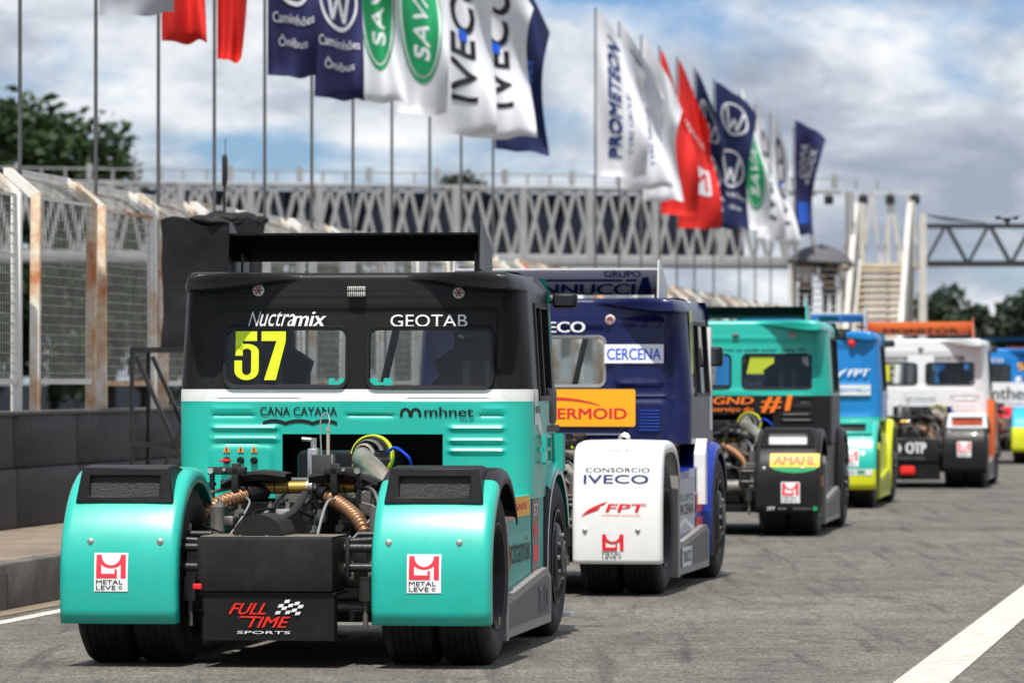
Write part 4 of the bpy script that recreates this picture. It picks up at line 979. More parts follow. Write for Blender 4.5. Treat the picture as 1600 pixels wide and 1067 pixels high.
    MB().tube(spline([(tx + .10, 1.6, tz + .0), (tx + .18, 1.5, tz + .055), (tx + .27, 1.45, tz + .0), (tx + .28, 1.5, tz - .06)], 6), .009, 8).build('blue_hose', mat('blue hose', (.01, .06, .6), .35), t)
    # bronze ribbed hoses bending out of the gearbox to the brakes
    br_ = c.get('hosem', BRONZE)
    hose(t, [(-.30, .72, .955), (-.40, .60, .935), (-.50, .48, .90), (-.58, .36, .84), (-.625, .28, .76), (-.64, .24, .67)], .038, br_, 'ribbed_hose')
    hose(t, [(.03, .72, .955), (.10, .62, .925), (.20, .50, .875), (.29, .38, .82), (.355, .28, .75), (.375, .24, .67)], .038, br_, 'ribbed_hose')
    for x0_, x1_ in ((-.30, -.39), (.03, .095)): MB().tube([(x0_, .72, .955), ((x0_ + x1_) / 2, .66, .948), (x1_, .61, .932)], .047, 14).build('hose_sleeve', BLACKS, t)
    for x, z in ((-.64, .66), (.375, .66)): MB().cyl((x, .24, z - .02), (x, .242, z + .03), .046, 14).build('hose_clamp', ALU, t)
    if full:
        bs = MB(); xs_ = [-.33, -.24, -.22, -.15, -.13, -.03, -.01, .10, .12, .22]
        bt = MB().tube([(-.34, .72, .975), (.24, .72, .985)], .036, 18).build('brass_tube', BRASS, t)
        for x in (-.24, -.16, .13, .17): MB().cyl((x, .72, .978), (x + .006, .72, .978), .038, 18).build('joint_ring', BLACKS, bt)
        for x in (-.045, -.02, .005, .03): MB().lathe_x([(-.010, .037), (-.006, .043), (.006, .043), (.010, .037)], .72, .98, 18, x0=x).build('clamp', ALU, bt)
        MB().cyl((-.36, .72, .973), (-.325, .72, .974), .043, 16).cyl((.235, .72, .985), (.27, .72, .986), .043, 16).build('end_cap', BLACKS, bt)
    # black curved wing blades over the brass tube
    for xa, xb, sg in ((-.54, -.16, 1), (-.02, .38, -1)):
        b = MB(); n = 12
        for i in range(n + 1):
            u = i / n; x = xa + (xb - xa) * u; z = 1.045 + .022 * math.sin(u * math.pi) - (.045 * u ** 3 if sg < 0 else .045 * (1 - u) ** 3)
            b.v += [(x, .615, z - .042), (x, .60, z - .006), (x, .64, z + .012), (x, .82, z + .018), (x, .82, z - .03)]
        for i in range(n):
            for j in range(4): b.f.append((i * 5 + j, i * 5 + j + 1, (i + 1) * 5 + j + 1, (i + 1) * 5 + j)); b.m.append(0)
        b.build('shroud_blade', BLACKG, t, 50)
    MB().box(-.58, .42, .80, .86, .96, 1.02, bev=.006).build('shroud_beam', BLACKS, t)
    # reservoir, breather, pulleys and fittings on the engine
    rs = MB().box(c['res'][0] - .062, c['res'][0] + .062, .95, 1.08, .98, 1.165, bev=.006).build('reservoir', mat('grey reservoir', (.06, .06, .062), .45, metal=.3, var=.2, dirt=.3), t)
    MB().box(c['res'][0] - .066, c['res'][0] - .058, .945, .955, .98, 1.17).box(c['res'][0] + .058, c['res'][0] + .066, .945, .955, .98, 1.17).build('edge_strip', ALU, rs)
    MB().tube([(c['res'][0] + .03, 1.0, 1.16), (c['res'][0] + .03, 1.0, 1.30)], .010, 8).cyl((c['res'][0] + .03, 1.0, 1.30), (c['res'][0] + .03, 1.0, 1.325), .013, 6).build('dipstick_tube', mat('cream tube', (.42, .38, .30), .5, dirt=.3), t)
    x_ = c['res'][0]
    MB().tube(spline([(x_ + .03, 1.0, 1.32), (x_ + .035, 1.02, 1.37), (x_ + .01, 1.05, 1.41), (x_ - .02, 1.03, 1.36), (x_ - .01, 1.0, 1.16)], 8), .0045, 6).build('breather_line', mat('clear hose', (.25, .26, .26), .3), t)
    MB().lathe_dir([(0, .11), (.012, .11), (.014, .07), (.03, .07), (.032, .095), (.045, .095), (.047, .01)], (x_ + .20, 1.55, 1.06), (0, 0, 1), 24).build('pulley', BLACKD, t)
    MB().lathe_dir([(0, .06), (.02, .06), (.03, .03), (.06, .03)], (x_ + .26, 1.5, 1.12), (.1, -.2, 1), 18).build('pulley', BLACKD, t)
    MB().box(x_ - .13, x_ - .07, 1.2, 1.3, .95, 1.20, bev=.01).cyl((x_ - .10, 1.25, 1.2), (x_ - .10, 1.25, 1.26), .018, 10).cyl((x_ - .17, 1.25, 1.255), (x_ - .11, 1.25, 1.25), .012, 8).build('oil_filler', ALU, t)
    MB().box(.12, .32, 1.1, 1.5, .80, 1.06, bev=.02).box(-.34, -.05, 1.25, 1.6, .80, 1.02, bev=.03).build('valve_cover', DIRTM, t)
    rnd = random.Random(int(tx * 100) + 3)
    # brake and air lines, joined valves on the rails
    for k2 in range(7):
        x = rnd.uniform(-.5, .5); pts = [(x, rnd.uniform(.9, 1.3), 1.0), (x + rnd.uniform(-.1, .1), .7, rnd.uniform(.8, 1.0)), (x + rnd.uniform(-.25, .25), .4, rnd.uniform(.66, .9)), (x + rnd.uniform(-.2, .2), .1, rnd.uniform(.6, .8)), (x + rnd.uniform(-.2, .2), -.1, .72)]
        MB().tube(spline(pts, 6), rnd.choice((.006, .008, .011)), 7).build('air_line', rnd.choice((BLACKS, BLACKS, DIRTM, mat('clear hose', (.25, .26, .26), .3))), t)
    for pts in ([(-.66, .3, .70), (-.655, .35, .85), (-.61, .5, .94), (-.48, .66, .975), (-.36, .70, .975)], [(.26, .7, .99), (.36, .55, .97), (.43, .35, .90), (.455, .25, .78), (.455, .22, .70)]):
        MB().tube(spline(pts, 7), .011, 8).build('silver_line', ALU, t)
    for k2 in range(34 if c.get('full') else 14):
        x = rnd.uniform(-.52, .52); y = rnd.uniform(.10, 1.2); z = rnd.uniform(.68, .92); q = rnd.uniform(.012, .042)
        m = MB()
        if k2 % 2: m.box(x - q, x + q, y - q, y + q, z - q, z + q, bev=.006)
        else: m.cyl((x, y - q, z), (x, y + q, z), q * .8, 12).cyl((x, y, z), (x, y, z + q * 1.6), q * .35, 8)
        m.build('valve', rnd.choice((BLACKD, DIRTM, ALU, BLACKM)), t)
    # bracket arms either side with studs
    for x0_, s in ((-.60, 1), (.30, -1)):
        b = MB().box(min(x0_, x0_ + .22 * s), max(x0_, x0_ + .22 * s), .52, .60, 1.055, 1.10, bev=.006).cyl((x0_ + .02 * s, .56, .90), (x0_ + .02 * s, .56, 1.06), .016, 10).lathe_dir([(0, .024), (.02, .024), (.022, .012)], (x0_ + .02 * s, .56, .99), (0, 0, 1), 12).box(x0_ + .16 * s - .02, x0_ + .16 * s + .02, .52, .62, .95, 1.12, bev=.005).build('shift_bracket', BLACKD, t)
        MB().cyl((x0_ + .02 * s, .50, 1.078), (x0_ + .02 * s, .525, 1.078), .018, 10).cyl((x0_ + .10 * s, .50, 1.085), (x0_ + .10 * s, .525, 1.085), .010, 8).build('bolt', ALU, b)
    for s, x in ((-1, -.70), (1, .52)): MB().box(x, x + .10, .05, .07, .70, .88, bev=.003).build('alloy_plate', ALU, t) if s < 0 else None

def side_pod(t, s, c):
    sk = c.get('skirt', GREYS); F_ = c.get('fx', .10) * .5
    # lower skirt: raked panel with raised border
    P = [(.62, .11), (2.66, .12), (2.66, .40), (2.45, .46), (.62, .34)]
    o = MB().prism(P, s * 1.0, s * (1.13 + F_), 'x').build('side_skirt', sk, t)
    P2 = [(.74, .165), (2.58, .175), (2.58, .38), (2.40, .42), (.74, .30)]
    MB().prism(P2, s * (1.128 + F_), s * (1.134 + F_), 'x').build('skirt_inset', c.get('skirt2', mat('dark grey skirt inset', (.12, .118, .115), .5, dirt=.25)), o)
    MB().prism([(.60, .30), (2.70, .40), (2.70, .93), (.60, .87)], s * .62, s * (1.075 + F_), 'x').build('side_panel', c.get('podm', TEAL2), t)
    MB().prism([(.60, .10), (.72, .10), (.70, .88), (.58, .88)], s * 1.05, s * (1.137 + F_), 'x').build('skirt_post', sk, t)
    if c.get('pods'): c['pods'](t, s)
def front_arch(t, s, c):
    n = 20; mb = MB(); fx = c.get('fx', .10); cs = [(x_ + fx, d_) for x_, d_ in ((.80, 0), (1.03, 0), (1.065, .012), (1.085, .04), (1.09, .07))]; m = len(cs)
    A0, A1 = c.get('arch', (178, 20)); pts = []
    for k in range(n + 1):
        a = R(A0 + (A1 - A0) * k / n); pts.append((WB + .60 * math.cos(a), .50 + .60 * math.sin(a), math.cos(a), math.sin(a)))
    pts = [(WB - .62, .20, -1, 0), (WB - .61, .38, -1, 0)] + pts
    for y, z, ny, nz in pts:
        for x, d in cs: mb.v.append((s * x, y - ny * d, z - nz * d))
    for i in range(len(pts) - 1):
        for j in range(m - 1): mb.f.append((i * m + j, i * m + j + 1, (i + 1) * m + j + 1, (i + 1) * m + j)); mb.m.append(1 if pts[i][1] < .9 and pts[i][0] < WB else 0)
    o = mb.build('front_fender', [c['archm'], c.get('archm2', BLACKG)], t, 60); md = o.modifiers.new('t', 'SOLIDIFY'); md.thickness = .012; md.offset = 0
    e = MB()
    for (y, z, ny, nz), (y2, z2, ny2, nz2) in zip(pts, pts[1:]):
        e.add([(s * (1.096 + fx), y - ny * .045, z - nz * .045), (s * (1.096 + fx), y - ny * .085, z - nz * .085), (s * (1.096 + fx), y2 - ny2 * .085, z2 - nz2 * .085), (s * (1.096 + fx), y2 - ny2 * .045, z2 - nz2 * .045)], [(0, 1, 2, 3)])
    e.build('fender_edge', c.get('edgem', WHITE2), o)

c_bump = BLACKS
def mirror(t, s, x=.925, y=3.55, z=2.106, m=BLACKS, w_=.155, h=.095, capm=None):
    MB().box(-1.0, 1.0, 3.9, 4.05, .25, .95, bev=.04).build('front_bumper', c_bump, t) if s > 0 else None
    MB().tube([(s * (x - .06), y + .05, z - .05), (s * (x + .06), y, z + .0), (s * (x + .14), y, z + .0)], .018, 8).build('mirror_arm', BLACKS, t)
    o = MB().box(min(s * (x + .10), s * (x + .10 + w_)), max(s * (x + .10), s * (x + .10 + w_)), y - .04, y + .06, z - h / 2, z + h / 2, bev=.022).build('mirror', m, t, 50)
    MB().box(min(s * (x + .12), s * (x + .08 + w_)), max(s * (x + .12), s * (x + .08 + w_)), y - .046, y - .042, z - h / 2 + .018, z + h / 2 - .018).build('mirror_glass', mat('mirror glass', (.10, .11, .12), .05, metal=.8), o)

def truck(i, X0, D0, ang, lab, c):
    t = thing('racing_truck', lab, 'truck', (X0, D0, 0), R(-ang), 'racing trucks queued in the pit lane')
    n = 64 if i == 1 else 44 if i < 4 else 30
    make_cab(t, c, c.get('step', .02))
    for s in (-1, 1):
        rear_wheel(t, s, n); front_wheel(t, s, n, c)
        side_pod(t, s, c); front_arch(t, s, c)
    fl = rear_fender(t, -1, c); fr = rear_fender(t, 1, c)
    make_wing(t, c); engine_bay(t, c, c.get('full', False))
    mirror(t, 1, **c.get('mirror', {})); mirror(t, -1, **c.get('mirror', {}))
    if c.get('print_back'): c['print_back'](t)
    if c.get('print_fender'):
        for s, o in ((-1, fl), (1, fr)):
            off = 0 if s > 0 else -1.764
            p = Print(); c['print_fender'](p, off, s)
            if p.f: fender_print(o, p, c.get('fprof'))
    if c.get('extra'): c['extra'](t)
    return t
def backfn(z_off=0): return lambda u, v, o: (u, YB + .0405 * max(0, (v - 1.5) / .75) - z_off - o, v)

VWREL = [('r', -.875, .895, 1.505, 2.03, .06, -.011, .010), ('l', -.88, -.60, 1.385, .008, -.012), ('l', -.05, .26, 1.385, .008, -.012), ('l', .76, .93, 1.385, .008, -.012), ('l', -.88, -.46, 1.315, .012, .016), ('l', -.88, -.46, 1.245, .012, .016),
         ('l', .58, .93, 1.315, .012, .016), ('l', .58, .93, 1.235, .012, .016), ('l', .58, .93, 1.175, .012, .016),
         ('l', -.88, -.62, 1.43, .008, .010), ('l', .78, .93, 1.43, .008, .010), ('l', -.70, .74, 2.118, .006, .004), ('l', -.80, .84, 2.07, .006, .006), ('l', -.06, .0, 1.75, .25, .01),
         ('r', -.88, -.50, .93, 1.20, .03, .012, .010), ('l', -.86, -.3, 1.485, .006, -.008), ('l', .3, .86, 1.485, .006, -.008), ('l', -.80, -.58, 1.225, .006, -.01)]
def tri(p, x, z, s):
    p.poly([(x - s, z), (x + s, z), (x, z + 1.7 * s)], mat('hazard orange print', (.85, .24, .03), .4), 0); p.rect(x - .05 * s - .003, x + .05 * s + .003, z + .35 * s, z + 1.1 * s, PRK, 1); p.rect(x - .003, x + .003, z + .12 * s, z + .26 * s, PRK, 1)
# ---- truck 1
def b1(t):
    f2 = backfn(-.011); f = backfn()
    p = Print(); p.text('N', -.655, -.60, 1.930, 2.018, PRW, -.012, .28); p.text('uctra', -.590, -.375, 1.930, 2.018, PRW, .004, .28); p.text('mix', -.385, -.187, 1.930, 2.018, PRW, .035, .28); p.build('sticker', f2, t, lift=.006)
    p = Print(); p.text('GEOTAB', .222, .695, 1.925, 2.000, PRW, .006); p.build('sticker', f2, t, lift=.006)
    # number 57: heavy condensed numerals
    p = Print(); NZ0, NZ1 = 1.603, 1.900; H = NZ1 - NZ0
    def S(pts, x0, w_): p.poly([(x0 + w_ * a, NZ0 + H * b_) for a, b_ in pts], PRNEON, 1)
    x0, w_ = -.738, .150
    S([(.04, .50), (.34, .50), (.34, 1), (.04, 1)], x0, w_); S([(.34, .80), (.92, .80), (.92, 1), (.34, 1)], x0, w_)
    arc = lambda cx, cz, rx, rz, a0, a1, n=12: [(cx + rx * math.cos(R(a0 + (a1 - a0) * k / n)), cz + rz * math.sin(R(a0 + (a1 - a0) * k / n))) for k in range(n + 1)]
    o_ = arc(.5, .58, .50, .16, 150, 0) + arc(.5, .20, .50, .20, 0, -180); i_ = arc(.5, .575, .19, .07, 160, 0) + arc(.5, .20, .19, .10, 0, -180)
    for k in range(len(o_) - 1): S([o_[k], o_[k + 1], i_[k + 1], i_[k]], x0, w_)
    S([(0, .20), (.31, .20), (.31, .40), (0, .40)], x0, w_)
    x0 = -.572; S([(0, .80), (1, .80), (1, 1), (0, 1)], x0, w_); S([(.62, .80), (1, .80), (.60, 0), (.12, 0)], x0, w_)
    p.build('race_number', f2, t, lift=.004)
    p = Print(); p.text('CANA CAYANA', -.575, -.100, 1.387, 1.440, PRK, .012)
    for a, b_ in ((-.56, -.42), (-.42, -.25), (-.25, -.10)):
        for k in range(8):
            u0, u1 = k / 8, (k + 1) / 8; X = lambda u: a + (b_ - a) * u; Z = lambda u: 1.350 + .016 * math.sin(math.pi * u) ** .8
            p.poly([(X(u0), Z(u0) - .022), (X(u1), Z(u1) - .022), (X(u1), Z(u1)), (X(u0), Z(u0))], PRK, 0)
    p.build('sticker', f, t, lift=.004)
    p = Print()
    for k in range(2):
        xx = .285 + .062 * k
        for j in range(10):
            a, b_ = R(180 - 18 * j), R(162 - 18 * j); c = xx + .035; p.poly([(c + .035 * math.cos(a), 1.395 + .04 * math.sin(a)), (c + .035 * math.cos(b_), 1.395 + .04 * math.sin(b_)), (c + .018 * math.cos(b_), 1.395 + .025 * math.sin(b_)), (c + .018 * math.cos(a), 1.395 + .025 * math.sin(a))], PRK, 0)
        p.poly([(xx, 1.38), (xx + .017, 1.38), (xx + .017, 1.395), (xx, 1.395)], PRK, 0); p.poly([(xx + .053, 1.38), (xx + .07, 1.38), (xx + .07, 1.395), (xx + .053, 1.395)], PRK, 0)
    p.text('mhnet', .435, .738, 1.382, 1.440, PRK, .03); p.text('TELECOM', .65, .738, 1.352, 1.366, PRK, 0); p.build('sticker', f, t, lift=.004)
    p = Print()
    for x in (-.780, -.693, -.610): tri(p, x, 1.165, .023)
    p.build('warning_sticker', f, t, lift=.02)
    for x, big_ in ((-.780, 1), (-.693, 0), (-.610, 0)):
        o = MB().lathe_dir([(0, .022), (.02, .022), (.03, .016), (.031, .001)], (x, YB - .012, 1.115), (0, -1, 0), 16).build('switch', BLACKS, t)
        if big_: MB().box(x - .035, x + .035, YB - .075, YB - .035, 1.108, 1.120, bev=.004).cyl((x, YB - .07, 1.115), (x, YB - .04, 1.115), .014, 12).build('toggle', REDP, o)
    p = Print(); q = TEAL
    for a, b_ in ((-.155, -.060), (.098, .235)):
        p.rect(a, a + (b_ - a) * .38, 1.570, 1.615, q, 0, r=.008); p.rect(a + (b_ - a) * .62, b_, 1.570, 1.615, q, 0, r=.008); p.rect(a + (b_ - a) * .3, a + (b_ - a) * .7, 1.572, 1.590, q, 1)
    p.text('sparco', .640, .795, 1.850, 1.878, mat('faint grey print', (.10, .11, .12), .5), .01); p.build('window_sticker', f2, t, lift=.001)
    make_lamp(t, -.59, 2.148, YB + .02); make_lamp(t, .643, 2.130, YB + .02)
    o = MB().box(-.037, .073, YB - .015, YB + .03, 2.142, 2.170, bev=.006).box(-.037, .073, YB - .015, YB + .03, 2.108, 2.138, bev=.006).build('strobe_light', mat('strobe lens', (.50, .48, .44), .3, var=.3, vscale=60, bump=.5, bscale=120), t)
    mb = MB()
    for k in range(8): mb.box(-.03 + k * .0125, -.026 + k * .0125, YB - .018, YB - .012, 2.111, 2.167)
    mb.build('grille', BLACKD, o)
def f1(p, off, s):
    a = .765 + off if s > 0 else -1.000; metal_leve(p, a, a + .168, .435, .630)
def x1(t):
    # print on the diffuser box
    p = Print(); RD = mat('signal red print', (.80, .03, .015), .4)
    p.text('FULL', -.262, -.055, .300, .362, RD, .03, .55); p.text('TIME', -.175, .060, .228, .288, RD, .03, .5); p.rect(-.20, -.10, .282, .290, RD, 0)
    p.text('SPORTS', -.215, .085, .192, .208, PRW, .012, .3)
    for i in range(5):
        for j in range(4):
            if (i + j) % 2 == 0: x = -.0 + i * .028 + j * .008; z = .300 + j * .019 + .006 * math.sin(i * 1.4); p.poly([(x, z), (x + .028, z + .003), (x + .036, z + .021), (x + .008, z + .018)], PRW if j else SILVER, 1)
    p.build('sticker', flat_y(-.577), t)
    MB().lathe_dir([(0, .008), (.015, .015), (.03, .015), (.035, .006)], (-.425, -.61, .456), (0, -1, 0), 10).box(-.45, -.40, -.655, -.645, .440, .472, bev=.006).build('red_valve', REDP, t)
    # small yellow number on the right rear tyre
    p = Print(); p.text('57', 0, .062, 0, .042, PRNEON, .03)
    p.build('tyre_number', lambda u, v, o: (1.176 + o, -.02 + u * .9, .225 + v * 1.0), t, lift=.002)
    # panel details behind the door
    st_ = [(2.172, 1.33, 1.549), (2.30, 1.33, 1.45), (2.42, 1.28, 1.385), (2.7, 1.17, 1.26), (3.0, 1.09, 1.16), (3.3, 1.04, 1.10), (3.6, 1.0, 1.05)]
    mb = MB(); mb.add([(1.0925 - tp(y), y, z) for y, a, b_ in st_ for z in (a, b_)], [(2 * i, 2 * i + 1, 2 * i + 3, 2 * i + 2) for i in range(6)]); s = mb.build('stripe', WHITE, t)
    Print().text('MOTOR', 0, .2, 0, .045, PRK, .02).build('sticker', lambda u, v, o: (1.0925 + o, 2.19 + u, 1.40 + v), s)
    h = MB()
    for a, b_ in (((1.125, 2.36, 1.10), (1.125, 2.36, 1.26)), ((1.125, 2.36, 1.26), (1.125, 2.62, 1.26)), ((1.125, 2.62, 1.26), (1.125, 2.62, 1.10)), ((1.125, 2.62, 1.10), (1.125, 2.36, 1.10)), ((1.09, 2.36, 1.18), (1.125, 2.36, 1.18)), ((1.125, 2.36, 1.18), (1.125, 2.62, 1.18))): h.bar(a, b_, .022)
    h.build('grab_step', TEAL, t)
    MB().prism([(3.30, 1.03), (3.42, 1.03), (3.42, 1.25), (3.30, 1.27)], 1.02, 1.12, 'x').build('corner_panel', TEAL2, t)
    MB().box(.98, 1.12, 3.75, 3.95, .10, .125, bev=.005).build('splitter', WHITE2, t)
def p1(t, s):
    if s < 0: return
    X = 1.077
    p = Print(); p.rect(.80, 1.30, .78, .90, ORANGE, 0); p.rect(1.30, 2.05, .79, .91, AMBER, 0); p.rect(.68, .80, .78, .90, PRG, 0); p.text('FULL POWER', .86, 1.25, .82, .86, PRW, .01); p.text('SAFE', 1.4, 1.9, .83, .87, REDP, .01)
    p.text('Nuctramix', .85, 2.05, .52, .68, PRK, .005)
    p.rect(2.15, 2.45, .42, .88, mat('grey red sticker', (.30, .17, .16), .5), 0); p.rect(2.2, 2.4, .66, .72, REDP, 1); p.rect(2.18, 2.42, .5, .6, REDL, 1); p.text('57', 2.2, 2.4, .78, .85, PRW, .02, layer=1)
    p.build('sticker', lambda u, v, o: (X + o, u, v), t)
    MB().lathe_x([(0, .09), (.02, .09), (.02, .075), (.001, .07), (0, .0)], 1.02, .56, 20, x0=1.075).build('exhaust_tip', BRONZE, t)
    Print().text('TRUCK', 2.0, 2.5, .20, .36, PRG, .04).build('sticker', lambda u, v, o: (1.135 + o, u, v), t)
C1 = dict(fx=0, tp=1.0, w=1.09, zb=.885, wins=[(-.795, -.045, 1.565, 1.917), (.085, .848, 1.560, 1.916)], bands=[(1.474, 0), (1.547, 1), (9, 2)], mats=[TEAL, WHITE, BLACKG], open=(-.438, .548, 1.275),
          relief=VWREL, winprot=-.011, step=.0125, fmats=[TEAL, BLACKG], fsplitR=('y', -.30), fbox=dict(zb=.918), wing=(-.845, .718, 2.345, 2.500), tank=(-.425, .330, .155, .425, .728), turbo=(.16, 1.145), res=(-.005,), full=True,
          print_back=b1, print_fender=f1, extra=x1, pods=p1, archm=TEAL, boltz=.70, seats=(.66, -.66))
truck(1, -1.24, 29.06, 7.83, 'teal and black racing truck with yellow number 57, nearest the camera', C1)

# ---- truck 2
IVREL = [('r', .505, .895, 1.565, 2.09, .03, .022, .010), ('r', .54, .86, 1.60, 2.05, .02, -.012, .008), ('l', .56, .84, 2.055, .010, .012), ('r', .66, .66 + .005, 1.6, 2.05, .0, .008, .012),
         ('r', .755, .76, 1.6, 2.05, .0, .008, .012), ('r', .60, .90, 1.12, 1.44, .03, .018, .010), ('l', -.9, .95, 2.12, .007, .006), ('r', -.9, .44, 1.52, 2.02, .05, -.015, .012), ('l', -.9, .6, 1.17, .012, .012), ('l', -.9, .95, 1.48, .008, .010)]
def b2(t):
    f = backfn(); f2 = backfn(-.015)
    p = Print(); p.text('IVECO', -.17, .262, 1.985, 2.070, PRW, .045); p.build('sticker', f, t, lift=.012)
    p = Print(); p.rect(.418, .892, 1.740, 1.890, PRW, 0); p.text('CERCENA', .438, .872, 1.768, 1.858, PRB, .02); p.build('sticker', f, t, lift=.026)
    p = Print(); p.rect(-.62, .668, 1.238, 1.535, AMBER, 0, r=.02); p.text('THERMOID', -.17, .60, 1.300, 1.385, REDP, .035)
    for k in range(14):
        a0, a1 = R(140 - 6.5 * k), R(140 - 6.5 * (k + 1)); q = lambda a, r_: (.02 + .62 * r_ * math.cos(a) * .9, 1.21 + .26 * r_ * math.sin(a)); th = .985 - .07 * math.sin(math.pi * k / 14); th2 = .985 - .07 * math.sin(math.pi * (k + 1) / 14)
        p.poly([q(a0, 1), q(a1, 1), q(a1, th2), q(a0, th)], REDP, 1)
    p.build('sticker', f, t, lift=.024)
    MB().box(-.17, -.04, YB - .0, YB + .03, 2.10, 2.125, bev=.005).build('strobe_light', LAMPW, t); make_lamp(t, .461, 2.085, YB + .02, .04)
    for k in range(7): MB().box(.70, .865, YB - .038, YB - .018, 1.205 + k * .0255, 1.217 + k * .0255, bev=.003).build('louvre', mat('blue louvre', (.015, .05, .32), .3, coat=.4), t)
def f2_(p, off, s):
    a = off
    if s > 0:
        p.text('master', .80, .99, 1.066, 1.096, PRG, .0); p.ring(.738, 1.082, .028, .024, .3, PRN, 0, n=4, a0=45, a1=405)
        p.text('CONSÓRCIO', .645, 1.122, .925, .965, PRK, .0); p.text('IVECO', .632, 1.116, .842, .905, PRN, .02)
        p.text('FPT', .80, 1.085, .632, .690, REDP, .045, .35); p.text('POWERTRAIN TECHNOLOGIES', .78, 1.06, .600, .612, REDP, .0)
        for z0_, w_, h_ in ((.600, .17, .105), (.600, .12, .065)):
            for k in range(8):
                u0, u1 = k / 8, (k + 1) / 8; top = lambda u: z0_ + h_ * u ** .55; bot = lambda u: z0_ + h_ * u ** .55 - .032 * (1 - u * .3) * (u ** .3)
                p.poly([(.618 + w_ * u0, bot(u0)), (.618 + w_ * u1, bot(u1)), (.63 + w_ * u1 + .012, top(u1)), (.63 + w_ * u0, top(u0))], REDP, 0)
    else: p.text('IVECO', -1.12, -.64, .842, .905, PRN, .02)
    metal_leve(p, .775 + a, .935 + a, .285, .465, plate=False, red=REDP)
def wp2(p):
    p.text('GRUPO', .352, .650, 2.436, 2.484, PRN, .03); p.rect(-.8, .49, 2.404, 2.420, PRN, 0); p.rect(.51, .60, 2.404, 2.420, PRN, 0, shear=.01)
    p.text('VANNUCCI', -.46, .56, 2.302, 2.385, PRN, .06, .35); p.poly([(.58, 2.300), (.705, 2.300), (.705, 2.435), (.66, 2.435)], PRN, 0); return p
def p2(t, s):
    if s < 0: return
    F_ = .05
    p = Print(); p.rect(.80, 2.10, .42, .84, mat('pale grey sticker', (.46, .46, .48), .5), 0); p.text('GRUPO', .9, 2.0, .66, .72, PRG, .01); p.text('CERCENA', .9, 2.0, .56, .64, PRK, .03); p.poly([(.9, .42), (1.45, .50), (2.0, .42), (2.0, .46), (1.45, .54), (.9, .46)], PRW, 1)
    p.rect(2.2, 2.62, .72, .90, PRW, 0); p.rect(2.2, 2.62, .56, .70, REDP, 0); p.rect(2.2, 2.62, .38, .52, REDP, 0); p.build('sticker', lambda u, v, o: (1.127 + o, u, v), t)
    p = Print(); p.rect(.85, 1.45, .17, .32, WHITE2, 0); p.text('TRUCK', .9, 1.4, .2, .29, PRG, .03); p.build('sticker', lambda u, v, o: (1.185 + o, u, v), t)
def x2(t):
    MB().prism([(2.3, 1.02), (2.42, 1.14), (2.44, .62), (2.3, .62)], 1.10, 1.19, 'x').build('corner_panel', WHITE, t)
    p = Print(); p.rect(0, .35, 0, .5, mat('pale yellow sticker', (.55, .60, .25), .5), 0); p.text('Y', .1, .25, .1, .4, PRK, .03); s_ = p.build('sticker', lambda u, v, o: (1.091 - .03 * (v + .13) + o, 2.2 + u * .5, 1.66 + v), t)
    MB().prism([(3.40, 1.49), (3.44, 2.04), (3.52, 2.04), (3.56, 1.2), (3.40, 1.2)], 1.03, 1.098, 'x').build('pillar_stripe', WHITE, t)
    p = Print()
    for k, w in enumerate(('MAHLE', 'FRAS-LE', 'METAL', 'VDO')): p.text(w, 0, .22, -.09 * k, -.09 * k + .05, PRW, .0)
    p.build('sticker', lambda u, v, o: (1.094 + o, 2.22 + u, 1.50 + v), t)
    MB().tube([(-.85, 1.6, .9), (-.55, 1.5, 1.02), (-.40, 1.6, 1.05)], .03, 8).build('pipe', ALU, t)
    MB().box(-.75, -.60, 1.5, 1.7, .78, .95, bev=.02).build('red_filter', REDL, t)
    for k in range(6): MB().tube([(-.98 + .05 * k, 1.7, 1.02 - .02 * k), (-.95 + .06 * k, 1.6, .8), (-.9 + .05 * k, 1.5, .6)], .014, 8).build('pipe', ALU if k % 2 else DIRTM, t)
    MB().lathe_dir([(0, .05), (.04, .05), (.05, .02)], (.60, 1.9, 1.13), (0, -1, .3), 14).box(.54, .66, 1.84, 1.88, 1.10, 1.12).build('valve', ALU, t)
C2 = dict(tp=.1, w=1.10, zb=1.10, wins=[(-.42, .415, 1.560, 1.945)], bands=[(9, 0)], mats=[NAVY, NAVY, NAVY], relief=IVREL, winprot=-.015, step=.018, gask=mat('grey gasket', (.22, .22, .23), .5), fmats=WHITE, fprof=BOXP, boltz=.49,
          wing=(-.86, .80, 2.300, 2.495), wmat=SILVER, epmat=SILVER, wprint=wp2, tank=(-.42, .33, .155, .425, .728), turbo=(.10, 1.0), res=(-.05,), full=True, print_back=b2, print_fender=f2_, extra=x2, pods=p2,
          archm=DBLUE, archm2=DBLUE, podm=DBLUE, edgem=BLACKG, seats=(-.55,), fairm=SILVER, mirror=dict(z=1.80, w_=.16, h=.16))
truck(2, .003, 38.7, 9.0, 'dark blue racing truck with white rear fenders and silver roof wing, second in line', C2)

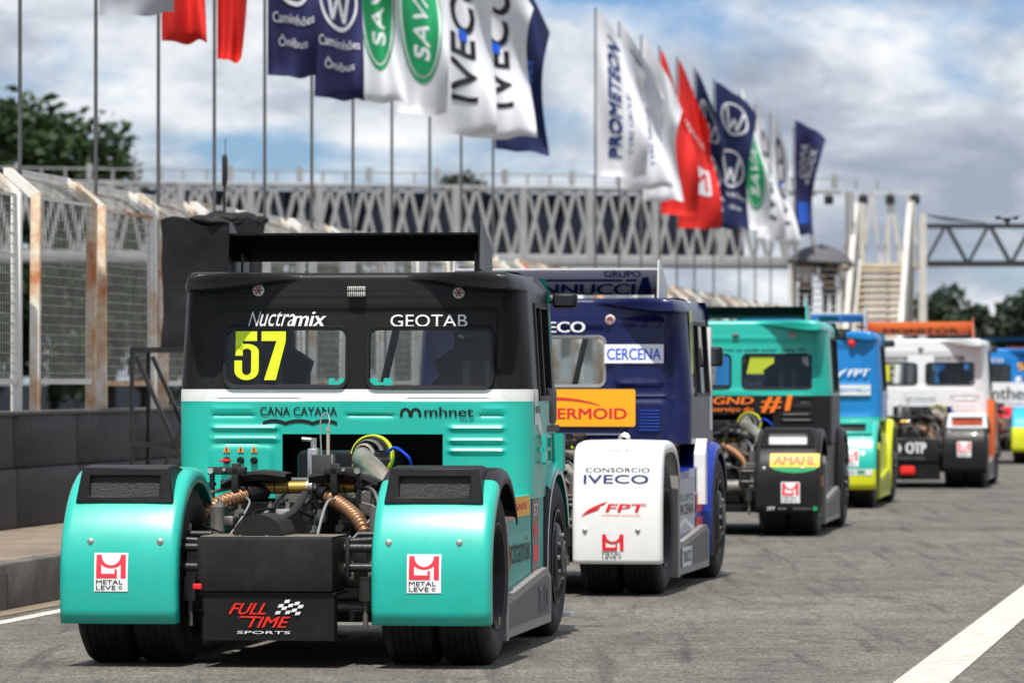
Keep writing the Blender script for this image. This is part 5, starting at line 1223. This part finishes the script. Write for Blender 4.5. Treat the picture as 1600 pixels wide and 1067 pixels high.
# ---- truck 3
def b3(t):
    f2 = backfn(-.011); f = backfn(); OR = mat('orange print', (.92, .20, .02), .45)
    Print().text("'Buscai ao Senhor enquanto se pode achar' Isaías 55:6", -.80, .900, 1.912, 1.962, PRK, .015).build('sticker', f2, t, lift=.004)
    p = Print(); p.rect(-.42, -.34, 1.385, 1.40, OR, 0); p.text('LGND', -.25, .285, 1.352, 1.432, OR, .05, .25); p.text('A serviço do', -.265, .285, 1.262, 1.325, OR, .03, .2); p.text('#1', .355, .680, 1.262, 1.450, OR, .06, .2); p.build('sticker', f, t, lift=.016)
    MB().box(.06, .13, YB, YB + .03, 2.085, 2.118, bev=.004).build('strobe_light', PRG, t); make_lamp(t, .708, 2.10, YB + .02, .035)
def f3(p, off, s):
    a = off
    z1, z0 = .855, .70; AY = mat('mustard print', (.90, .55, .03), .4)
    p.rect(.705 + a, 1.215 + a, .72, .855, AY, 1); p.text('AMAFIL', .735 + a, 1.185 + a, .742, .832, mat('tomato print', (.75, .06, .02), .4), .06, .1, layer=2)
    p.poly([(.705 + a, .722), (.75 + a, .690), (.85 + a, .665), (.96 + a, .657), (1.07 + a, .665), (1.17 + a, .690), (1.215 + a, .722)], PRGR, 0)
    metal_leve(p, .835 + a, 1.005 + a, .36, .555)
    p.text('FPT', .68 + a, .76 + a, .275, .310, PRW, .03, .2); p.rect(.79 + a, .88 + a, .285, .300, PRG, 0); p.text('PETROBRAS', .95 + a, 1.13 + a, .28, .305, PRG, .02); p.rect(1.15 + a, 1.20 + a, .272, .315, PRGR, 0)
def x3(t):
    p = Print(); p.rect(0, .14, -.0, .28, WHITE2, 0); p.poly([(.0, .12), (.0, .28), (.10, .28)], PRB, 1); p.build('sticker', lambda u, v, o: (.03 + u, -.61 - o, .40 + v), t)
    Print().text('57', 0, .06, 0, .05, PRNEON, .03).build('sticker', lambda u, v, o: (.10 + u, .6 - o, .95 + v), t)
    MB().box(1.188, 1.20, -.05, .08, .50, .62, bev=.003).build('side_lamp', mat('amber lens', (.6, .16, .03), .3), t)
    p = Print(); p.ring(0, 0, .30, .30, .06, TEAL, 0, n=40); p.build('tyre_ring', lambda u, v, o: (1.172 + o, u, .5 + v), t)
C3 = dict(w=1.13, zb=.93, wins=[(-.70, .035, 1.525, 1.885), (.174, .925, 1.525, 1.885)], bands=[(1.445, 0), (9, 1)], mats=[BLACKG, TEAL, TEAL], open=(-.45, .50, 1.24), relief=VWREL, winprot=-.011, step=.02, fmats=[BLACKG, BLACKG],
          fbox=dict(hole=SILVER), wing=(-.80, .83, 2.29, 2.405), tank=(-.42, .14, .10, .40, .70), turbo=(.27, 1.14), res=(-.15,), full=True, print_back=b3, print_fender=f3, extra=x3, archm=BLACKG, podm=BLACKG, edgem=BLACKG,
          seats=(.6, -.5), epmat=TEAL, hosem=BRONZE)
truck(3, 2.04, 53.4, 8.0, 'teal cab racing truck with black lower half and orange lettering, third in line', C3)

# ---- truck 4
def b4(t):
    f = backfn()
    p = Print(); p.text('FPT', .66, .93, 1.665, 1.760, PRW, .045, .35); p.poly([(.52, 1.66), (.56, 1.72), (.66, 1.77), (.64, 1.74), (.58, 1.70), (.56, 1.66)], PRW, 0); p.build('sticker', f, t, lift=.02)
    p = Print(); p.rect(.46, .965, 1.42, 1.555, WHITE2, 0); p.rect(.46, .965, 1.57, 1.59, mat('light blue print', (.1, .4, .8), .4), 0); p.text('VEDOVELLI', .49, .94, 1.46, 1.51, PRB, .02); p.build('sticker', f, t, lift=.02)
    MB().lathe_dir([(0, .05), (.03, .05), (.05, .03), (.055, .001)], (.72, YB + .01, 2.10), (0, -1, 0), 16).build('red_lamp', REDP, t)
    MB().box(.66, .76, YB - .02, YB + .03, 2.155, 2.215, bev=.01).build('yellow_lamp', YELL, t)
    MB().box(.42, .70, YB - .02, YB + .06, 2.20, 2.29, bev=.03).build('roof_intake', BLACKS, t)
    Print().rect(-.70, -.15, 1.70, 1.93, YELL, 0).build('window_sticker', f, t, lift=.002)
def f4(p, off, s):
    a = off
    p.text('IVECO', .70 + a, 1.12 + a, .80, .875, PRW, .03); metal_leve(p, .80 + a, .985 + a, .54, .735); p.rect(.62 + a, 1.17 + a, .425, .500, WHITE2, 0); p.rect(.98 + a, 1.08 + a, .44, .485, PRGR, 1); p.text('PETROBRAS', .66 + a, .95 + a, .445, .48, PRG, .02)
    p.disc(1.05 + a, .70, .03, .03, PRW, 0)
C4 = dict(w=1.10, zb=1.08, wins=[(-.70, .25, 1.56, 1.93)], bands=[(1.135, 1), (9, 0)], mats=[BLUEP, TEAL, BLUEP], relief=[('r', .40, .98, 1.16, 2.05, .06, -.018, .015), ('l', -.9, .95, 2.13, .01, .012)], winprot=0, step=.025, ear=.12, flange=.05,
          fmats=[TEAL, YELL], fsplit=('z', .50), fbox=dict(mat=TEAL, zb=.94), wing=(-.85, .86, 2.385, 2.49), wmat=WHITE2, wprint=lambda p: p.rect(.55, .78, 2.40, 2.46, mat('pale cyan print', (.3, .5, .6), .5), 0).rect(.25, .5, 2.40, 2.46, PRGR, 0), epmat=SILVER,
          tank=(-.42, .33, .155, .425, .728), turbo=(.16, 1.0), res=(-.05,), print_back=b4, print_fender=f4, archm=YELL, archm2=YELL, podm=YELL, skirt=YELL, skirt2=mat('olive yellow', (.4, .42, .03), .5), edgem=YELL, seats=(-.5,), boltz=.88)
truck(4, 3.45, 65.05, 8.0, 'bright blue racing truck with teal and yellow fender, fourth in line', C4)

# ---- truck 5
def b5(t):
    f2 = backfn(-.011); f = backfn()
    for a, b_ in ((-.49, -.13), (.265, .755)):
        p = Print(); p.rect(a, b_, 1.905, 2.005, mat('light grey plate', (.45, .45, .45), .5), 0, r=.01); p.text('SUPORTE 88', a + .02, b_ - .02, 1.925, 1.985, PRK, .03, layer=1); p.build('sticker', f2, t, lift=.006)
    p = Print(); p.text('SCHAEFFLER', .52, .98, 1.355, 1.385, PRK, .03); p.text('TURBO', -.55, -.42, 1.355, 1.385, PRK, .03); p.text('REI MASTER', -.15, .30, 1.315, 1.355, PRK, .0); p.build('sticker', f, t, lift=.018)
    MB().box(.03, .10, YB, YB + .03, 2.09, 2.12, bev=.004).build('strobe_light', PRK, t)
    Print().rect(-.70, -.42, 1.60, 1.865, YELL, 0).text('5', -.62, -.5, 1.63, 1.84, PRK, .0, layer=1).build('window_sticker', f2, t, lift=.002)
def f5(p, off, s): metal_leve(p, .785 + off, .965 + off, .485, .690)
def x5(t):
    p = Print(); p.text('OTP', .0, .31, .525, .690, PRW, .04); p.poly([(-.10, .52), (-.06, .60), (-.10, .68)], PRW, 0); p.text('PEÇAS E DIESEL', -.10, .30, .428, .470, PRG, .03); p.build('sticker', lambda u, v, o: (u, -.61 - o, v), t)
    MB().box(-.08, .14, -.64, -.60, .21, .34, bev=.03).build('red_light_cover', mat('bright red cover', (.85, .03, .02), .35), t)
    MB().prism([(2.05, 1.32), (2.9, 1.30), (3.4, 1.14), (3.4, .60), (2.2, .45), (2.05, .9)], 1.10, 1.195, 'x').build('side_stripe', ORANGE, t)
    MB().tube(spline([(.52, 1.3, 1.08), (.50, 1.0, 1.0), (.50, .8, .85), (.58, .5, .72)], 6), .035, 10).build('gold_pipe', BRASS, t)
    MB().tube(spline([(.18, 1.2, .92), (.30, 1.0, .84), (.45, .7, .74)], 6), .035, 10).build('gold_pipe', BRONZE, t)
C5 = dict(w=1.12, zb=.93, wins=[(-.70, .005, 1.560, 1.880), (.150, .898, 1.560, 1.880)], bands=[(9, 0)], mats=[WHITE2, WHITE2, WHITE2], open=(-.36, .55, 1.215), relief=VWREL, winprot=-.011, step=.025, fmats=[BLACKG, BLACKG],
          fbox=dict(mat=WHITE2, zb=.905, x=(.63, 1.19), hole=mat('red brown vent', (.40, .06, .02), .5, var=.3)), wing=(-.80, .85, 2.33, 2.52), wmat=ORANGE, epmat=ORANGE, wprint=lambda p: p.text('MONITOR', -.55, .62, 2.35, 2.43, PRK, .05),
          tank=(-.26, .50, .13, .40, .74), turbo=(.35, 1.12), res=(-.1,), full=True, print_back=b5, print_fender=f5, extra=x5, archm=ORANGE, podm=ORANGE, edgem=BLACKG, seats=(.55,), boltz=.84, fairm=WHITE2)
truck(5, 5.98, 77.3, 8.0, 'white racing truck with orange roof wing and black fenders, fifth in line', C5)

# ---- truck 6
def b6(t):
    f = backfn(); f2 = backfn(-.015)
    Print().text('IVECO', -.17, .275, 1.985, 2.070, PRW, .045).build('sticker', f, t, lift=.012)
    p = Print(); p.rect(-.9, 1.0, 1.10, 1.585, WHITE, 0); p.text('Panther', -.29, .84, 1.24, 1.50, PRK, .03); p.text('CERTIFICADORA', .1, .9, 1.13, 1.19, PRG, .01); p.build('sticker', f, t, lift=.026)
    p = Print(); p.text('99', .55, .86, 1.81, 1.98, AMBER, .05); p.rect(.52, .62, 1.60, 1.70, PRW, 0); p.rect(.66, .86, 1.60, 1.72, PRG, 0); p.build('sticker', f, t, lift=.026)
def x6(t):
    for k in range(7): MB().tube([(.1 + .06 * k, 1.2, 1.08), (.12 + .05 * k, .9, .85), (.1 + .06 * k, .6, .62)], .03, 8).build('red_pipe', REDP, t)
C6 = dict(w=1.10, zb=1.08, wins=[(-.42, .41, 1.575, 1.940)], bands=[(9, 0)], mats=[BLUEP, BLUEP, BLUEP], relief=IVREL, winprot=-.015, step=.03, fmats=[mat('cyan paint', (.03, .38, .62), .4, coat=.3), YELL], fsplit=('z', .71), boltz=.40,
          wing=(-.80, .80, 2.42, 2.50), wmat=BLACKS, tank=(-.42, .33, .155, .425, .728), turbo=(.10, 1.0), res=(-.05,), print_back=b6, extra=x6, archm=YELL, podm=BLUEP, edgem=BLACKG, seats=(-.5,))
truck(6, 9.23, 100.0, 8.0, 'blue racing truck with white lettered band, farthest in line at the right edge', C6)
